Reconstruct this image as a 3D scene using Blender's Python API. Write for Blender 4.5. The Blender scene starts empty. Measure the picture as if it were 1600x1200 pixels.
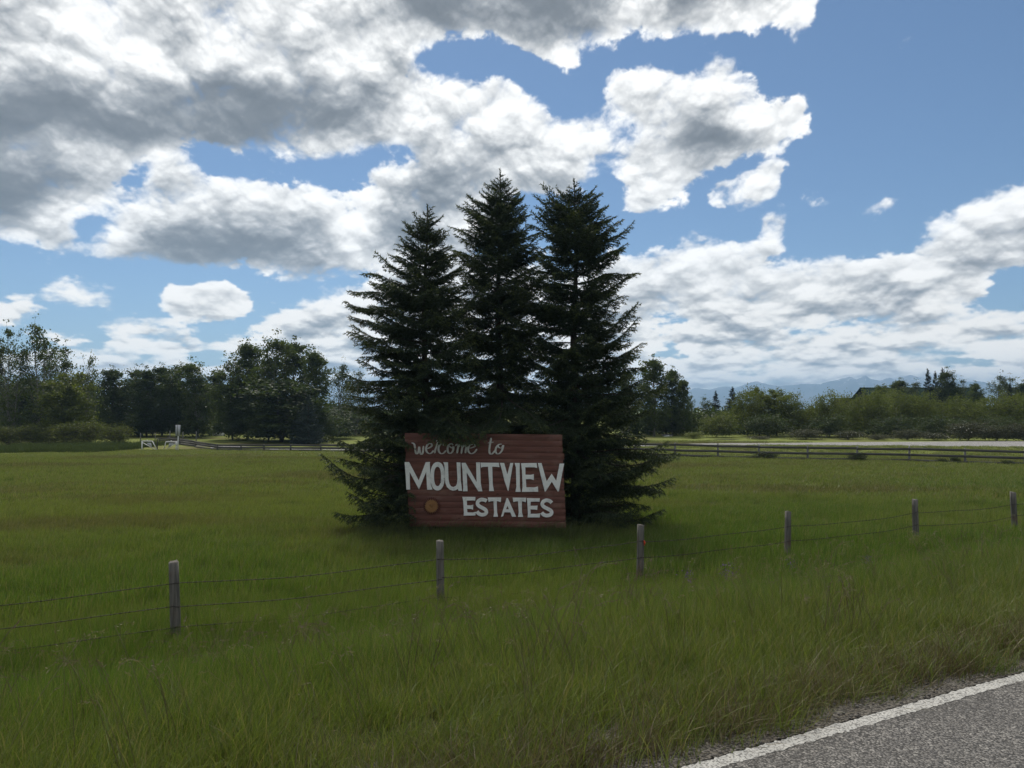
import bpy, math, random
import numpy as np
from mathutils import Vector

# ------------------------------------------------------------------ scene, camera, light
S = bpy.context.scene
COL = S.collection
CAM_Z, FPX, PITCH = 1.6, 1165.0, math.radians(1.965)

cam = bpy.data.cameras.new('camera')
cam.sensor_width = 36.0
cam.lens = 36.0 * FPX / 1600.0
cam.clip_start = 0.05
cam.clip_end = 40000.0
camo = bpy.data.objects.new('camera', cam)
COL.objects.link(camo)
camo.location = (0, 0, CAM_Z)
camo.rotation_euler = (math.pi / 2 + PITCH, 0, 0)
S.camera = camo

SUN_EL, SUN_AZ = 56.0, -14.0            # degrees; azimuth measured from +Y towards +X
SKY_STRENGTH = 0.10
EXPOSURE = 0.42
SUN_STRENGTH, SUN_ANGLE = 2.7, 20.0
CLOUD_GAIN = 0.83
SKY_TINT = (0.485, 0.58, 0.645)
HAZE_DENSITY = 0.0002
HAZE_COLOR = (0.46, 0.71, 1.0)

S.view_settings.view_transform = 'Standard'
S.view_settings.look = 'None'
S.view_settings.exposure = EXPOSURE
S.view_settings.gamma = 1.0
S.view_settings.use_curve_mapping = False
S.render.engine = 'CYCLES'
cy = S.cycles
cy.max_bounces = 6; cy.diffuse_bounces = 3; cy.glossy_bounces = 2
cy.transmission_bounces = 4; cy.transparent_max_bounces = 4; cy.volume_bounces = 0
cy.use_adaptive_sampling = True
cy.adaptive_threshold = 0.012
cy.use_denoising = True
cy.denoiser = 'OPENIMAGEDENOISE'
cy.denoising_prefilter = 'ACCURATE'
cy.caustics_reflective = False; cy.caustics_refractive = False

sun = bpy.data.lights.new('sun', 'SUN')
sun.energy = SUN_STRENGTH
sun.angle = math.radians(SUN_ANGLE)
sun.color = (1.0, 0.95, 0.87)
suno = bpy.data.objects.new('sun', sun)
COL.objects.link(suno)
_e, _a = math.radians(SUN_EL), math.radians(SUN_AZ)
sdir = Vector((math.sin(_a) * math.cos(_e), math.cos(_a) * math.cos(_e), math.sin(_e)))
suno.rotation_euler = (-sdir).to_track_quat('-Z', 'Y').to_euler()
suno.location = (0, 0, 60)


def fwd(px, py):
    """photo pixel -> unit world ray"""
    x, y = (px - 800.0) / FPX, (600.0 - py) / FPX
    c, s = math.cos(PITCH), math.sin(PITCH)
    return np.array([x, c - y * s, s + y * c])


def at(px, py, depth):
    d = fwd(px, py)
    k = depth / d[1]
    return Vector((d[0] * k, depth, CAM_Z + d[2] * k))


# ------------------------------------------------------------------ numpy noise
def _perm(seed):
    r = np.random.RandomState(seed)
    p = r.permutation(256).astype(np.int32)
    a = r.rand(256).astype(np.float32) * 6.2831853
    return p, np.cos(a), np.sin(a)


def perlin(x, y, seed):
    p, gc, gs = _perm(seed)
    xi = np.floor(x).astype(np.int32); yi = np.floor(y).astype(np.int32)
    fx = (x - xi).astype(np.float32); fy = (y - yi).astype(np.float32)
    ux = fx * fx * fx * (fx * (fx * 6 - 15) + 10)
    uy = fy * fy * fy * (fy * (fy * 6 - 15) + 10)

    def g(ix, iy, dx, dy):
        h = p[(p[ix & 255] + iy) & 255]
        return gc[h] * dx + gs[h] * dy
    a = g(xi, yi, fx, fy); b = g(xi + 1, yi, fx - 1, fy)
    c = g(xi, yi + 1, fx, fy - 1); d = g(xi + 1, yi + 1, fx - 1, fy - 1)
    return ((a + ux * (b - a)) * (1 - uy) + (c + ux * (d - c)) * uy) * 1.45


def fbm(x, y, seed, octs, gain=0.5, billow=False, lac=2.07):
    out = 0; amp = 1.0; tot = 0
    for o in range(octs):
        n = perlin(x, y, seed + o * 13)
        if billow:
            n = 1.0 - 2.2 * np.abs(n)
        out = out + amp * n; tot += amp
        amp *= gain
        x = x * lac + 3.7; y = y * lac + 1.3
    return out / tot


def sstep(a, b, x):
    t = np.clip((x - a) / (b - a), 0, 1)
    return t * t * (3 - 2 * t)


# ------------------------------------------------------------------ sky: Nishita + procedural cloud cover
CLOUDS = [
    # high left bank with its long lobe to the right
    [(-700, -500), (900, -500), (1290, -120), (1275, 5), (1255, 50), (1235, 52), (1200, 30), (1165, 50), (1100, 46), (1060, 62),
     (1020, 55), (985, 45), (955, 70), (930, 60), (895, 72), (905, 100), (930, 106), (905, 113), (860, 108), (815, 76), (770, 72),
     (700, 78), (645, 90), (645, 105), (690, 124), (720, 112), (740, 126), (790, 112), (815, 130), (845, 165), (890, 185),
     (925, 168), (955, 195), (958, 230), (935, 262), (920, 300), (880, 310), (800, 300), (640, 330), (560, 300), (528, 280), (545, 258), (600, 245),
     (662, 238), (600, 232), (540, 240), (500, 265), (470, 266), (425, 240), (350, 230), (290, 226), (215, 250), (190, 290), (180, 330),
     (130, 328), (105, 342), (100, 372), (0, 380), (-700, 380)],
    # second bank with a flat grey base
    [(55, 395), (62, 370), (110, 372), (165, 372), (178, 335), (215, 292), (245, 262), (268, 238), (290, 246), (300, 268), (335, 264), (352, 282),
     (385, 266), (440, 290), (495, 286), (530, 298), (560, 290), (640, 300), (760, 300), (830, 330), (700, 420), (600, 402),
     (560, 416), (420, 421), (290, 418), (140, 410)],
    [(405, 432), (450, 423), (525, 424), (545, 432), (500, 439), (420, 439)],
    # low left cumulus
    [(-300, 470), (20, 466), (40, 460), (75, 440), (110, 429), (155, 440), (190, 470), (240, 482), (200, 492), (150, 485), (110, 478), (60, 482), (30, 500), (-300, 510)],
    [(245, 470), (260, 448), (290, 455), (320, 452), (345, 442), (372, 458), (400, 470), (380, 492), (350, 498), (300, 505), (265, 490)],
    [(160, 540), (180, 505), (240, 498), (300, 510), (320, 545), (300, 570), (-200, 590), (-200, 545), (100, 540)],
    [(330, 525), (400, 505), (440, 470), (480, 455), (540, 450), (590, 415), (700, 400), (1000, 420), (1000, 640), (330, 640), (340, 560)],
    [(-700, 560), (130, 555), (330, 570), (1000, 560), (2300, 540), (2300, 720), (-700, 720)],
    # centre right cumulus
    [(945, 132), (965, 112), (1010, 102), (1052, 108), (1082, 118), (1106, 112), (1110, 92), (1142, 91), (1178, 114), (1192, 152), (1226, 156),
     (1247, 146), (1268, 176), (1252, 200), (1228, 222), (1238, 236), (1200, 236), (1160, 248), (1112, 264), (1088, 282), (1076, 310), (1036, 332),
     (985, 344), (962, 326), (980, 290), (958, 262), (950, 236), (985, 228), (1008, 214), (985, 194), (962, 188), (948, 160)],
    [(1112, 296), (1150, 274), (1190, 260), (1244, 248), (1216, 276), (1212, 300), (1160, 329), (1120, 327), (1110, 312)],
    [(1244, 301), (1275, 296), (1350, 312), (1255, 320)],
    [(1340, 327), (1385, 312), (1425, 311), (1372, 332)],
    [(1432, 346), (1450, 334), (1500, 320), (1540, 300), (1572, 285), (1700, 270), (2300, 250), (2300, 350), (1590, 352), (1545, 340), (1500, 344), (1450, 351)],
    [(1184, 346), (1226, 339), (1229, 363), (1200, 366)],
    [(1168, 384), (1214, 369), (1232, 391), (1190, 402)],
    # low right bank
    [(900, 410), (985, 398), (1040, 386), (1078, 382), (1085, 358), (1116, 372), (1150, 380), (1190, 408), (1232, 430), (1255, 414), (1322, 400), (1332, 410),
     (1415, 388), (1442, 378), (1500, 352), (1560, 348), (1640, 345), (2300, 330), (2300, 410), (1600, 416), (1535, 428), (1546, 468), (1500, 472),
     (1400, 476), (1200, 486), (1000, 500), (900, 500)],
    [(900, 535), (1010, 520), (1060, 500), (1200, 482), (1400, 472), (1520, 486), (1640, 498), (2300, 490), (2300, 640), (900, 640)],
]
GREYS = [
    ([(570, -500), (960, -500), (955, 30), (930, 62), (880, 66), (800, 45), (700, 40), (600, 12)], 0.95),
    ([(1010, -300), (1160, -300), (1140, 30), (1100, 36), (1040, 44)], 0.7),
    ([(-700, -500), (0, -500), (0, 60), (-700, 100)], 0.5),
    ([(255, 150), (330, 120), (420, 112), (520, 140), (610, 160), (620, 190), (520, 196), (420, 232), (250, 234), (150, 226), (60, 200), (0, 235), (-700, 240), (-700, 145), (100, 140)], 1.0),
    ([(-700, 225), (80, 222), (130, 255), (110, 310), (60, 330), (0, 352), (-700, 370)], 0.95),
    ([(160, 250), (240, 236), (290, 232), (220, 275), (160, 290)], 0.3),
    ([(585, 310), (645, 262), (760, 252), (800, 285), (720, 330), (640, 380), (560, 365)], 0.8),
    ([(780, 265), (840, 255), (905, 262), (900, 296), (830, 300)], 0.55),
    ([(240, 340), (300, 330), (330, 350), (420, 344), (500, 362), (550, 392), (560, 410), (420, 418), (290, 414), (170, 398), (235, 372)], 1.0),
    ([(415, 428), (520, 427), (510, 437), (425, 437)], 0.8),
    ([(1052, 220), (1062, 205), (1082, 170), (1095, 150), (1120, 165), (1130, 200), (1195, 205), (1200, 235), (1140, 246), (1080, 252)], 0.9),
    ([(1000, 150), (1060, 130), (1090, 140), (1060, 180)], 0.3),
    ([(960, 470), (1000, 446), (1080, 450), (1090, 470), (1000, 476)], 0.8),
    ([(1125, 472), (1150, 446), (1215, 442), (1235, 462), (1210, 474)], 0.8),
    ([(1285, 470), (1320, 438), (1390, 440), (1430, 462), (1400, 474)], 0.75),
    ([(1480, 405), (1510, 376), (1640, 362), (2300, 360), (2300, 410)], 0.6),
    ([(440, 505), (470, 468), (520, 470), (560, 510), (500, 520)], 0.5),
    ([(340, 480), (390, 474), (390, 490), (340, 496)], 0.5),
    ([(100, 466), (170, 468), (190, 482), (120, 482)], 0.35),
    ([(380, 560), (520, 540), (560, 600), (400, 610)], 0.35),
]
HOLES = [
    [(935, 85), (950, 108), (946, 160), (960, 190), (978, 202), (962, 222), (984, 230), (952, 262), (972, 292), (958, 345), (915, 345), (932, 300), (944, 264), (958, 232), (955, 195), (928, 166), (928, 110)],
    [(640, 78), (700, 70), (770, 66), (800, 70), (850, 100), (905, 118), (960, 105), (985, 80), (1060, 66), (1110, 60), (1090, 90), (1030, 98), (965, 108), (945, 130), (940, 170), (915, 178), (885, 182), (850, 165), (815, 128), (790, 114), (745, 128), (722, 116), (690, 128), (645, 108)],
    [(278, 232), (350, 232), (425, 240), (470, 264), (530, 242), (600, 232), (668, 236), (650, 258), (600, 258), (548, 268), (530, 290), (440, 292), (385, 268), (340, 282), (305, 266)],
    [(104, 342), (130, 328), (180, 332), (170, 372), (110, 376)],
    [(-700, 384), (55, 384), (60, 400), (140, 412), (290, 420), (410, 424), (410, 440), (545, 440), (500, 452), (430, 466), (400, 462), (340, 440), (262, 444), (240, 478), (195, 468), (150, 436), (110, 426), (70, 438), (30, 462), (-700, 462)],
    [(1100, 268), (1150, 250), (1200, 238), (1250, 232), (1244, 248), (1190, 260), (1150, 274), (1112, 296), (1112, 332), (1160, 332), (1240, 345), (1160, 372), (1085, 352), (1040, 380), (985, 392), (980, 350), (1036, 336), (1078, 310)],
    [(1545, 425), (1640, 420), (1640, 495), (1560, 490), (1548, 470)],
]
CX0, CX1, CY0, CY1, CST = -700, 2300, -500, 720, 4


def _poly(pts, X, Y):
    m = np.zeros(X.shape, bool)
    n = len(pts)
    for i in range(n):
        x0, y0 = pts[i]; x1, y1 = pts[(i + 1) % n]
        if y0 == y1:
            continue
        c = ((y0 > Y) != (y1 > Y)) & (X < (x1 - x0) * (Y - y0) / (y1 - y0) + x0)
        m ^= c
    return m


def _blur(a, sig):
    r = int(sig * 3) + 1
    k = np.exp(-0.5 * (np.arange(-r, r + 1) / sig) ** 2); k /= k.sum()
    p = np.pad(a, ((r, r), (0, 0)), mode='edge')
    a = sum(k[i] * p[i:i + a.shape[0]] for i in range(2 * r + 1))
    p = np.pad(a, ((0, 0), (r, r)), mode='edge')
    return sum(k[i] * p[:, i:i + a.shape[1]] for i in range(2 * r + 1))


def sky_maps():
    gx = np.arange(CX0, CX1 + 1, CST, dtype=np.float32); gy = np.arange(CY0, CY1 + 1, CST, dtype=np.float32)
    X, Y = np.meshgrid(gx, gy)
    cm = np.zeros(X.shape, np.float32)
    for p in CLOUDS:
        cm = np.maximum(cm, _poly(p, X, Y))
    for p in HOLES:
        cm = np.where(_poly(p, X, Y), 0.0, cm).astype(np.float32)
    gm = np.zeros(X.shape, np.float32)
    for p, w in GREYS:
        gm = np.maximum(gm, _blur(_poly(p, X, Y).astype(np.float32), 6.5) * w)
    sm = np.zeros(X.shape, np.float32)
    for p in CLOUDS:
        if max(q[0] for q in p) - min(q[0] for q in p) < 160:
            sm = np.maximum(sm, _poly(p, X, Y))
    cm1 = np.maximum(_blur(cm, 3.6), np.clip(1.7 * _blur(sm, 2.4), 0, 0.92)); cm2 = _blur(cm, 7.0)
    hm_ = np.zeros(X.shape, np.float32)
    for p in HOLES:
        hm_ = np.maximum(hm_, _poly(p, X, Y))
    return cm1, cm2, gm, _blur(hm_, 4.0)


_cm1, _cm2, _gm, _hm = sky_maps()


def _samp(a, px, py):
    fx = np.clip((px - CX0) / CST, 0, a.shape[1] - 1.001); fy = np.clip((py - CY0) / CST, 0, a.shape[0] - 1.001)
    ix = fx.astype(np.int32); iy = fy.astype(np.int32); fx = fx - ix; fy = fy - iy
    return (a[iy, ix] * (1 - fx) + a[iy, ix + 1] * fx) * (1 - fy) + (a[iy + 1, ix] * (1 - fx) + a[iy + 1, ix + 1] * fx) * fy


def worley(x, y, seed):
    p, _, _ = _perm(seed)
    r = np.random.RandomState(seed + 1)
    ox = r.rand(256).astype(np.float32); oy = r.rand(256).astype(np.float32)
    xi = np.floor(x).astype(np.int32); yi = np.floor(y).astype(np.int32)
    fx = (x - xi).astype(np.float32); fy = (y - yi).astype(np.float32)
    best = np.full(x.shape, 9.0, np.float32)
    for j in (-1, 0, 1):
        for i in (-1, 0, 1):
            h = p[(p[(xi + i) & 255] + yi + j) & 255]
            dx = ox[h] + i - fx; dy = oy[h] + j - fy
            np.minimum(best, dx * dx + dy * dy, out=best)
    return np.sqrt(best)


def puffs(x, y, seed, octs):
    out = 0; amp = 1.0; tot = 0
    for o in range(octs):
        out = out + amp * (1.0 - 1.25 * worley(x, y, seed + 7 * o)); tot += amp
        amp *= 0.46; x = x * 2.13 + 5.1; y = y * 2.13 + 2.7
    return out / tot


def cloud_field(az, el, octs):
    """az, el in degrees (2-D float32, rows = el rising).  Returns alpha, brightness"""
    ar, er = np.radians(az), np.radians(el)
    dx, dy, dz = np.sin(ar) * np.cos(er), np.cos(ar) * np.cos(er), np.sin(er)
    c, s = math.cos(PITCH), math.sin(PITCH)
    f = dy * c + dz * s; u = -dy * s + dz * c
    ok = f > 0.25
    fs = np.where(ok, f, 1)
    vy = el + 16.0 * (1 - np.exp(-np.maximum(el, 0) / 7.0))       # features flatten towards the horizon
    ux = (az * np.cos(er * 0.85)).astype(np.float32)
    w1 = fbm(ux * 0.13, vy * 0.13, 5, 3); w2 = fbm(ux * 0.13 + 40, vy * 0.13, 9, 3)
    f1 = fbm(ux * 0.6, vy * 0.6, 15, 3, 0.45); f2 = fbm(ux * 0.6 + 31, vy * 0.6, 19, 3, 0.45)
    wx = ux + 1.0 * w1 + 0.30 * f1; wy = vy + 1.0 * w2 + 0.30 * f2
    n = fbm(wx * 0.20, wy * 0.22, 21, octs, 0.50)
    q = puffs(wx * 0.26, wy * 0.32, 61, max(3, octs - 3))
    w3 = fbm(ux * 0.5 + 11, vy * 0.5, 25, max(3, octs - 2), 0.6)
    px = 800 + FPX * dx / fs + 12 * w3; py = 600 - FPX * u / fs + 10 * n
    inside = sstep(-640, -250, px) * (1 - sstep(1900, 2260, px)) * sstep(-480, -120, py) * ok
    lown = fbm(ux * 0.055, vy * 0.07, 91, 4)
    lowg = fbm(ux * 0.09 + 9, vy * 0.16, 131, 5)
    M1 = _samp(_cm1, px, py); M2 = _samp(_cm2, px, py); G = _samp(_gm, px, py)
    gen = sstep(-0.25, 0.25, lown + 0.08)
    M1 = M1 * inside + gen * (1 - inside); M2 = M2 * inside + gen * (1 - inside)
    G = G * inside + (1 - inside) * sstep(0.0, 0.5, lowg) * 0.8
    lowband = 1 - sstep(4.0, 10.0, el)
    brk = fbm(ux * 0.14 + 3, vy * 0.24, 201, 5, 0.55)
    D = 0.70 * M1 + 0.30 * M2 + 0.34 * n + 0.80 * (q - 0.42) + lowband * 1.25 * np.minimum(brk - 0.03, 0.08)
    fr = fbm(ux * 1.5 + 0.5 * f1, vy * 1.7 + 0.5 * f2, 231, max(3, octs - 2), 0.62)
    D = D + 0.26 * fr + 0.12 * w3
    D = D - 0.16 * _samp(_hm, px, py) * inside
    sf = sstep(-0.25, 0.30, w1 + 0.5 * w3)
    alpha = sstep(0.45, 0.68, D) * (1 - sf) + sstep(0.40, 0.92, D) * sf
    dens = np.clip(D - 0.40, 0, 1.2)
    rows_per_deg = az.shape[0] / max(1e-3, float(el[-1, 0] - el[0, 0]))

    def above(a, deg):
        """mean of a over the next deg degrees towards the zenith"""
        k = max(1, int(round(deg * rows_per_deg)))
        cs = np.cumsum(np.vstack([a, np.repeat(a[-1:], k, 0)]), 0, dtype=np.float64)
        return ((cs[k:] - cs[:-k]) / k).astype(np.float32)[:a.shape[0]]
    sh = above(dens, 3.2) * (1 - lowband) + above(dens, 0.9) * lowband
    Hh = 0.95 * q + 0.25 * n
    rel = np.clip(Hh - above(Hh, 1.5), -0.5, 0.5); rel2 = np.clip(Hh - above(Hh, 0.45), -0.3, 0.3)
    streak = fbm(ux * 0.20, el * 1.15, 171, 5)
    g = 0.84 * G + 0.62 * (sh - 0.26) + 0.30 * n - 0.34 * (q - 0.42) - 0.12 * fr
    g = g + lowband * 0.55 * np.clip(streak + 0.25, -0.3, 1)
    g = sstep(-0.10, 1.12, g)
    br = 1.04 - 0.78 * g + (0.74 * rel + 0.85 * rel2 + 0.12 * np.clip(fr - above(fr, 0.35), -0.5, 0.5)) * (1 - 0.60 * g)
    rim = (1 - sstep(0.55, 1.0, D)) * (1 - 0.75 * sstep(0.3, 0.8, G))
    br = br + 0.13 * rim * (1 - 0.5 * lowband)
    br = br + lowband * (0.14 + 0.6 * (br - 0.75))
    br = np.clip(br, 0.10, 1.25)
    top = 1 - sstep(70, 86, el)          # the zenith keeps plain sky
    return (alpha * top).astype(np.float32), (br / 1.25).astype(np.float32)


def make_map(name, az0, az1, el0, el1, w, h, octs, wrap=False):
    az = np.linspace(az0, az1, w, endpoint=not wrap, dtype=np.float32)
    el = np.linspace(el0, el1, h, dtype=np.float32)
    A, E = np.meshgrid(az, el)
    a, b = cloud_field(A, E, octs)
    if wrap:
        A2 = A - 360.0
        sel = az > 140
        a2, b2 = cloud_field(A2[:, sel], E[:, sel], octs)
        t = sstep(140, 180, A[:, sel])
        a[:, sel] = a[:, sel] * (1 - t) + a2 * t
        b[:, sel] = b[:, sel] * (1 - t) + b2 * t
    img = bpy.data.images.new(name, w, h, alpha=False, float_buffer=False)
    img.colorspace_settings.name = 'Non-Color'
    buf = np.ones((h, w, 4), np.float32)
    buf[..., 0] = a; buf[..., 1] = b; buf[..., 2] = 0
    img.pixels.foreach_set(buf.ravel())
    img.update()
    img.pack()
    return img


FRONT = (-52.0, 52.0, -2.0, 46.0)
img_front = make_map('cloud_cover_front', *FRONT, 2080, 960, 8)
img_all = make_map('cloud_cover_all', -180, 180, -2, 90, 1080, 276, 5, wrap=True)

world = bpy.data.worlds.new('World')
S.world = world
world.use_nodes = True
wt = world.node_tree
for n_ in list(wt.nodes):
    wt.nodes.remove(n_)


class NT:
    """tiny node-tree writer"""
    def __init__(s, tree):
        s.t = tree

    def n(s, kind, props=None, **ins):
        nd = s.t.nodes.new(kind)
        for k, v in (props or {}).items():
            setattr(nd, k, v)
        for k, v in ins.items():
            key = int(k[1:]) if k[0] == '_' and k[1:].isdigit() else k.replace('_', ' ')
            s.set(nd.inputs[key], v)
        return nd

    def set(s, sock, v):
        if isinstance(v, bpy.types.NodeSocket):
            s.t.links.new(v, sock)
        elif isinstance(v, bpy.types.Node):
            s.t.links.new(v.outputs[0], sock)
        else:
            if isinstance(v, tuple) and len(v) == 3 and sock.type == 'RGBA':
                v = (*v, 1.0)
            sock.default_value = v

    def math(s, op, a, b=0.0, c=None, clamp=False):
        nd = s.t.nodes.new('ShaderNodeMath'); nd.operation = op; nd.use_clamp = clamp
        s.set(nd.inputs[0], a); s.set(nd.inputs[1], b)
        if c is not None:
            s.set(nd.inputs[2], c)
        return nd.outputs[0]

    def mix(s, f, a, b, blend='MIX'):
        nd = s.t.nodes.new('ShaderNodeMix'); nd.data_type = 'RGBA'; nd.blend_type = blend
        s.set(nd.inputs[0], f); s.set(nd.inputs[6], a); s.set(nd.inputs[7], b)
        return nd.outputs[2]

    def remap(s, v, a, b, c=0.0, d=1.0, smooth=True):
        nd = s.t.nodes.new('ShaderNodeMapRange')
        nd.interpolation_type = 'SMOOTHSTEP' if smooth else 'LINEAR'
        s.set(nd.inputs[0], v)
        for i, x in enumerate((a, b, c, d)):
            nd.inputs[1 + i].default_value = x
        return nd.outputs[0]

    def noise(s, vec, scale, detail=4, rough=0.55, dist=0.0):
        nd = s.t.nodes.new('ShaderNodeTexNoise')
        if vec is not None:
            s.set(nd.inputs['Vector'], vec)
        nd.inputs['Scale'].default_value = scale; nd.inputs['Detail'].default_value = detail
        nd.inputs['Roughness'].default_value = rough; nd.inputs['Distortion'].default_value = dist
        return nd.outputs[0]


W = NT(wt)
tc = W.n('ShaderNodeTexCoord')
sep = W.n('ShaderNodeSeparateXYZ', Vector=tc.outputs['Generated'])
az_ = W.math('MULTIPLY', W.math('ARCTAN2', sep.outputs[0], sep.outputs[1]), 180 / math.pi)
el_ = W.math('MULTIPLY', W.math('ARCSINE', sep.outputs[2]), 180 / math.pi)


def wmap(img, box, ext):
    u = W.math('DIVIDE', W.math('SUBTRACT', az_, box[0]), box[1] - box[0])
    v = W.math('DIVIDE', W.math('SUBTRACT', el_, box[2]), box[3] - box[2])
    cv = W.n('ShaderNodeCombineXYZ', X=u, Y=v)
    t = W.n('ShaderNodeTexImage', dict(image=img, interpolation='Cubic', extension=ext), Vector=cv)
    return t.outputs[0]


c_front = wmap(img_front, FRONT, 'EXTEND')
c_all = wmap(img_all, (-180, 180, -2, 90), 'EXTEND')
inb = W.math('MULTIPLY', W.remap(W.math('ABSOLUTE', az_), 48, 51, 1, 0), W.remap(el_, 42, 45, 1, 0))
cc = W.mix(inb, c_all, c_front)
csep = W.n('ShaderNodeSeparateColor', Color=cc)
sky = W.n('ShaderNodeTexSky', dict(sky_type='NISHITA', sun_disc=False, sun_elevation=math.radians(SUN_EL),
                                   sun_rotation=math.radians(SUN_AZ), altitude=1100.0, air_density=1.0, dust_density=0.6, ozone_density=1.6))
skyc = W.mix(1.0, sky.outputs[0], SKY_TINT, 'MULTIPLY')
br_ = W.math('MULTIPLY', csep.outputs[1], 1.25)
ramp = W.n('ShaderNodeValToRGB', Fac=W.math('MULTIPLY', br_, 0.8))
cr = ramp.color_ramp
for p_, c_ in ((0.0, (0.10, 0.107, 0.115)), (0.26, (0.185, 0.195, 0.205)), (0.45, (0.36, 0.37, 0.38)), (0.66, (0.67, 0.67, 0.66)), (0.84, (0.97, 0.96, 0.935)), (1.0, (1.12, 1.105, 1.075))):
    e_ = cr.elements[0] if p_ == 0.0 else (cr.elements[-1] if p_ == 1.0 else cr.elements.new(p_))
    e_.color = (*[min(1.0, q / 1.12) for q in c_], 1)
gain = W.n('ShaderNodeVectorMath', dict(operation='SCALE'), Vector=ramp.outputs[0], Scale=W.remap(el_, 1.0, 7.0, 1.62 * CLOUD_GAIN / SKY_STRENGTH, 1.12 * CLOUD_GAIN / SKY_STRENGTH))
warm = W.mix(W.remap(el_, 2.0, 12.0, 1.0, 0.0), gain.outputs[0], W.mix(1.0, gain.outputs[0], (1.07, 1.0, 0.90), 'MULTIPLY'))
mixed = W.mix(csep.outputs[0], skyc, warm)
bg = W.n('ShaderNodeBackground', Color=mixed, Strength=SKY_STRENGTH)
wo = W.n('ShaderNodeOutputWorld', Surface=bg)
world.cycles.sampling_method = 'MANUAL'
world.cycles.sample_map_resolution = 1024


# ------------------------------------------------------------------ helpers
def tag(o, label=None, cat=None, group=None, kind=None):
    if label: o['label'] = label
    if cat: o['category'] = cat
    if group: o['group'] = group
    if kind: o['kind'] = kind
    return o


def mesh(name, V, F, mats=None, smooth=False, attrs=None):
    """V (n,3); F one array (m,k) or a list of such arrays"""
    V = np.asarray(V, np.float32)
    Fs = F if isinstance(F, list) else [F]
    Fs = [np.asarray(f, np.int32) for f in Fs if len(f)]
    me = bpy.data.meshes.new(name)
    me.vertices.add(len(V)); me.vertices.foreach_set('co', V.ravel())
    loops = np.concatenate([f.ravel() for f in Fs])
    tot = np.concatenate([np.full(len(f), f.shape[1], np.int32) for f in Fs])
    start = np.concatenate([[0], np.cumsum(tot)[:-1]]).astype(np.int32)
    me.loops.add(len(loops)); me.loops.foreach_set('vertex_index', loops)
    me.polygons.add(len(tot)); me.polygons.foreach_set('loop_start', start)
    if smooth:
        me.polygons.foreach_set('use_smooth', np.ones(len(tot), bool))
    for k, v in (attrs or {}).items():
        at_ = me.attributes.new(k, 'FLOAT', 'POINT')
        at_.data.foreach_set('value', np.asarray(v, np.float32))
    me.update(calc_edges=True)
    for m in (mats if isinstance(mats, list) else [mats]):
        if m is not None:
            me.materials.append(m)
    return me


def link(name, me, parent=None, loc=None, rot=None, scale=None):
    o = bpy.data.objects.new(name, me)
    COL.objects.link(o)
    if parent is not None: o.parent = parent
    if loc is not None: o.location = loc
    if rot is not None: o.rotation_euler = rot
    if scale is not None: o.scale = scale
    return o


def thing(name, loc, label, cat, group=None, rz=0.0):
    o = bpy.data.objects.new(name, None)
    o.empty_display_size = 0.3
    COL.objects.link(o)
    o.location = loc; o.rotation_euler = (0, 0, rz)
    return tag(o, label, cat, group)


class MB:
    """collects polygons for one mesh"""
    def __init__(s):
        s.V = []; s.F = {}; s.n = 0

    def add(s, V, F):
        V = np.asarray(V, np.float32)
        s.V.append(V)
        for f in (F if isinstance(F, list) else [F]):
            f = np.atleast_2d(np.asarray(f, np.int32))
            if f.size:
                s.F.setdefault(f.shape[1], []).append(f + s.n)
        s.n += len(V)
        return s

    def box(s, c, d, R=None):
        x, y, z = d[0] / 2, d[1] / 2, d[2] / 2
        V = np.array([[-x, -y, -z], [x, -y, -z], [x, y, -z], [-x, y, -z], [-x, -y, z], [x, -y, z], [x, y, z], [-x, y, z]])
        if R is not None: V = V @ np.asarray(R).T
        return s.add(V + np.asarray(c), [[0, 3, 2, 1], [4, 5, 6, 7], [0, 1, 5, 4], [1, 2, 6, 5], [2, 3, 7, 6], [3, 0, 4, 7]])

    def tube(s, P, r, n=6, cap=True):
        P = np.asarray(P, float); m = len(P)
        r = np.broadcast_to(np.asarray(r, float), (m,))
        T = np.gradient(P, axis=0); T /= np.linalg.norm(T, axis=1, keepdims=True) + 1e-9
        ref = np.array([0, 0, 1.0]) if abs(T[0, 2]) < 0.9 else np.array([1.0, 0, 0])
        A = np.cross(T, ref); A /= np.linalg.norm(A, axis=1, keepdims=True) + 1e-9
        B = np.cross(T, A)
        a = np.arange(n) * 2 * math.pi / n
        V = P[:, None] + r[:, None, None] * (np.cos(a)[None, :, None] * A[:, None] + np.sin(a)[None, :, None] * B[:, None])
        i = np.arange(m - 1)[:, None] * n; j = np.arange(n)[None]; k = (j + 1) % n
        F = np.stack([i + j, i + k, i + n + k, i + n + j], -1).reshape(-1, 4)
        s.add(V.reshape(-1, 3), F)
        if cap and n >= 3:
            b = s.n - m * n
            s.F.setdefault(n, []).append(np.array([np.arange(n)[::-1] + b, np.arange(n) + b + (m - 1) * n]))
        return s

    def build(s, name, mat, parent=None, smooth=False, **kw):
        F = [np.concatenate(v) for v in s.F.values()]
        return link(name, mesh(name, np.concatenate(s.V), F, mat, smooth), parent, **kw)


def rotz(a):
    c, s = math.cos(a), math.sin(a)
    return np.array([[c, -s, 0], [s, c, 0], [0, 0, 1]])


# ------------------------------------------------------------------ materials
def mat(name):
    m = bpy.data.materials.new(name)
    m.use_nodes = True
    t = m.node_tree
    for n in list(t.nodes): t.nodes.remove(n)
    N = NT(t)
    out = N.n('ShaderNodeOutputMaterial')
    return m, N, out


def pos(N):
    return N.n('ShaderNodeNewGeometry').outputs['Position']


def objc(N):
    return N.n('ShaderNodeTexCoord').outputs['Object']


def rnd(N):
    return N.n('ShaderNodeObjectInfo').outputs['Random']


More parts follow.
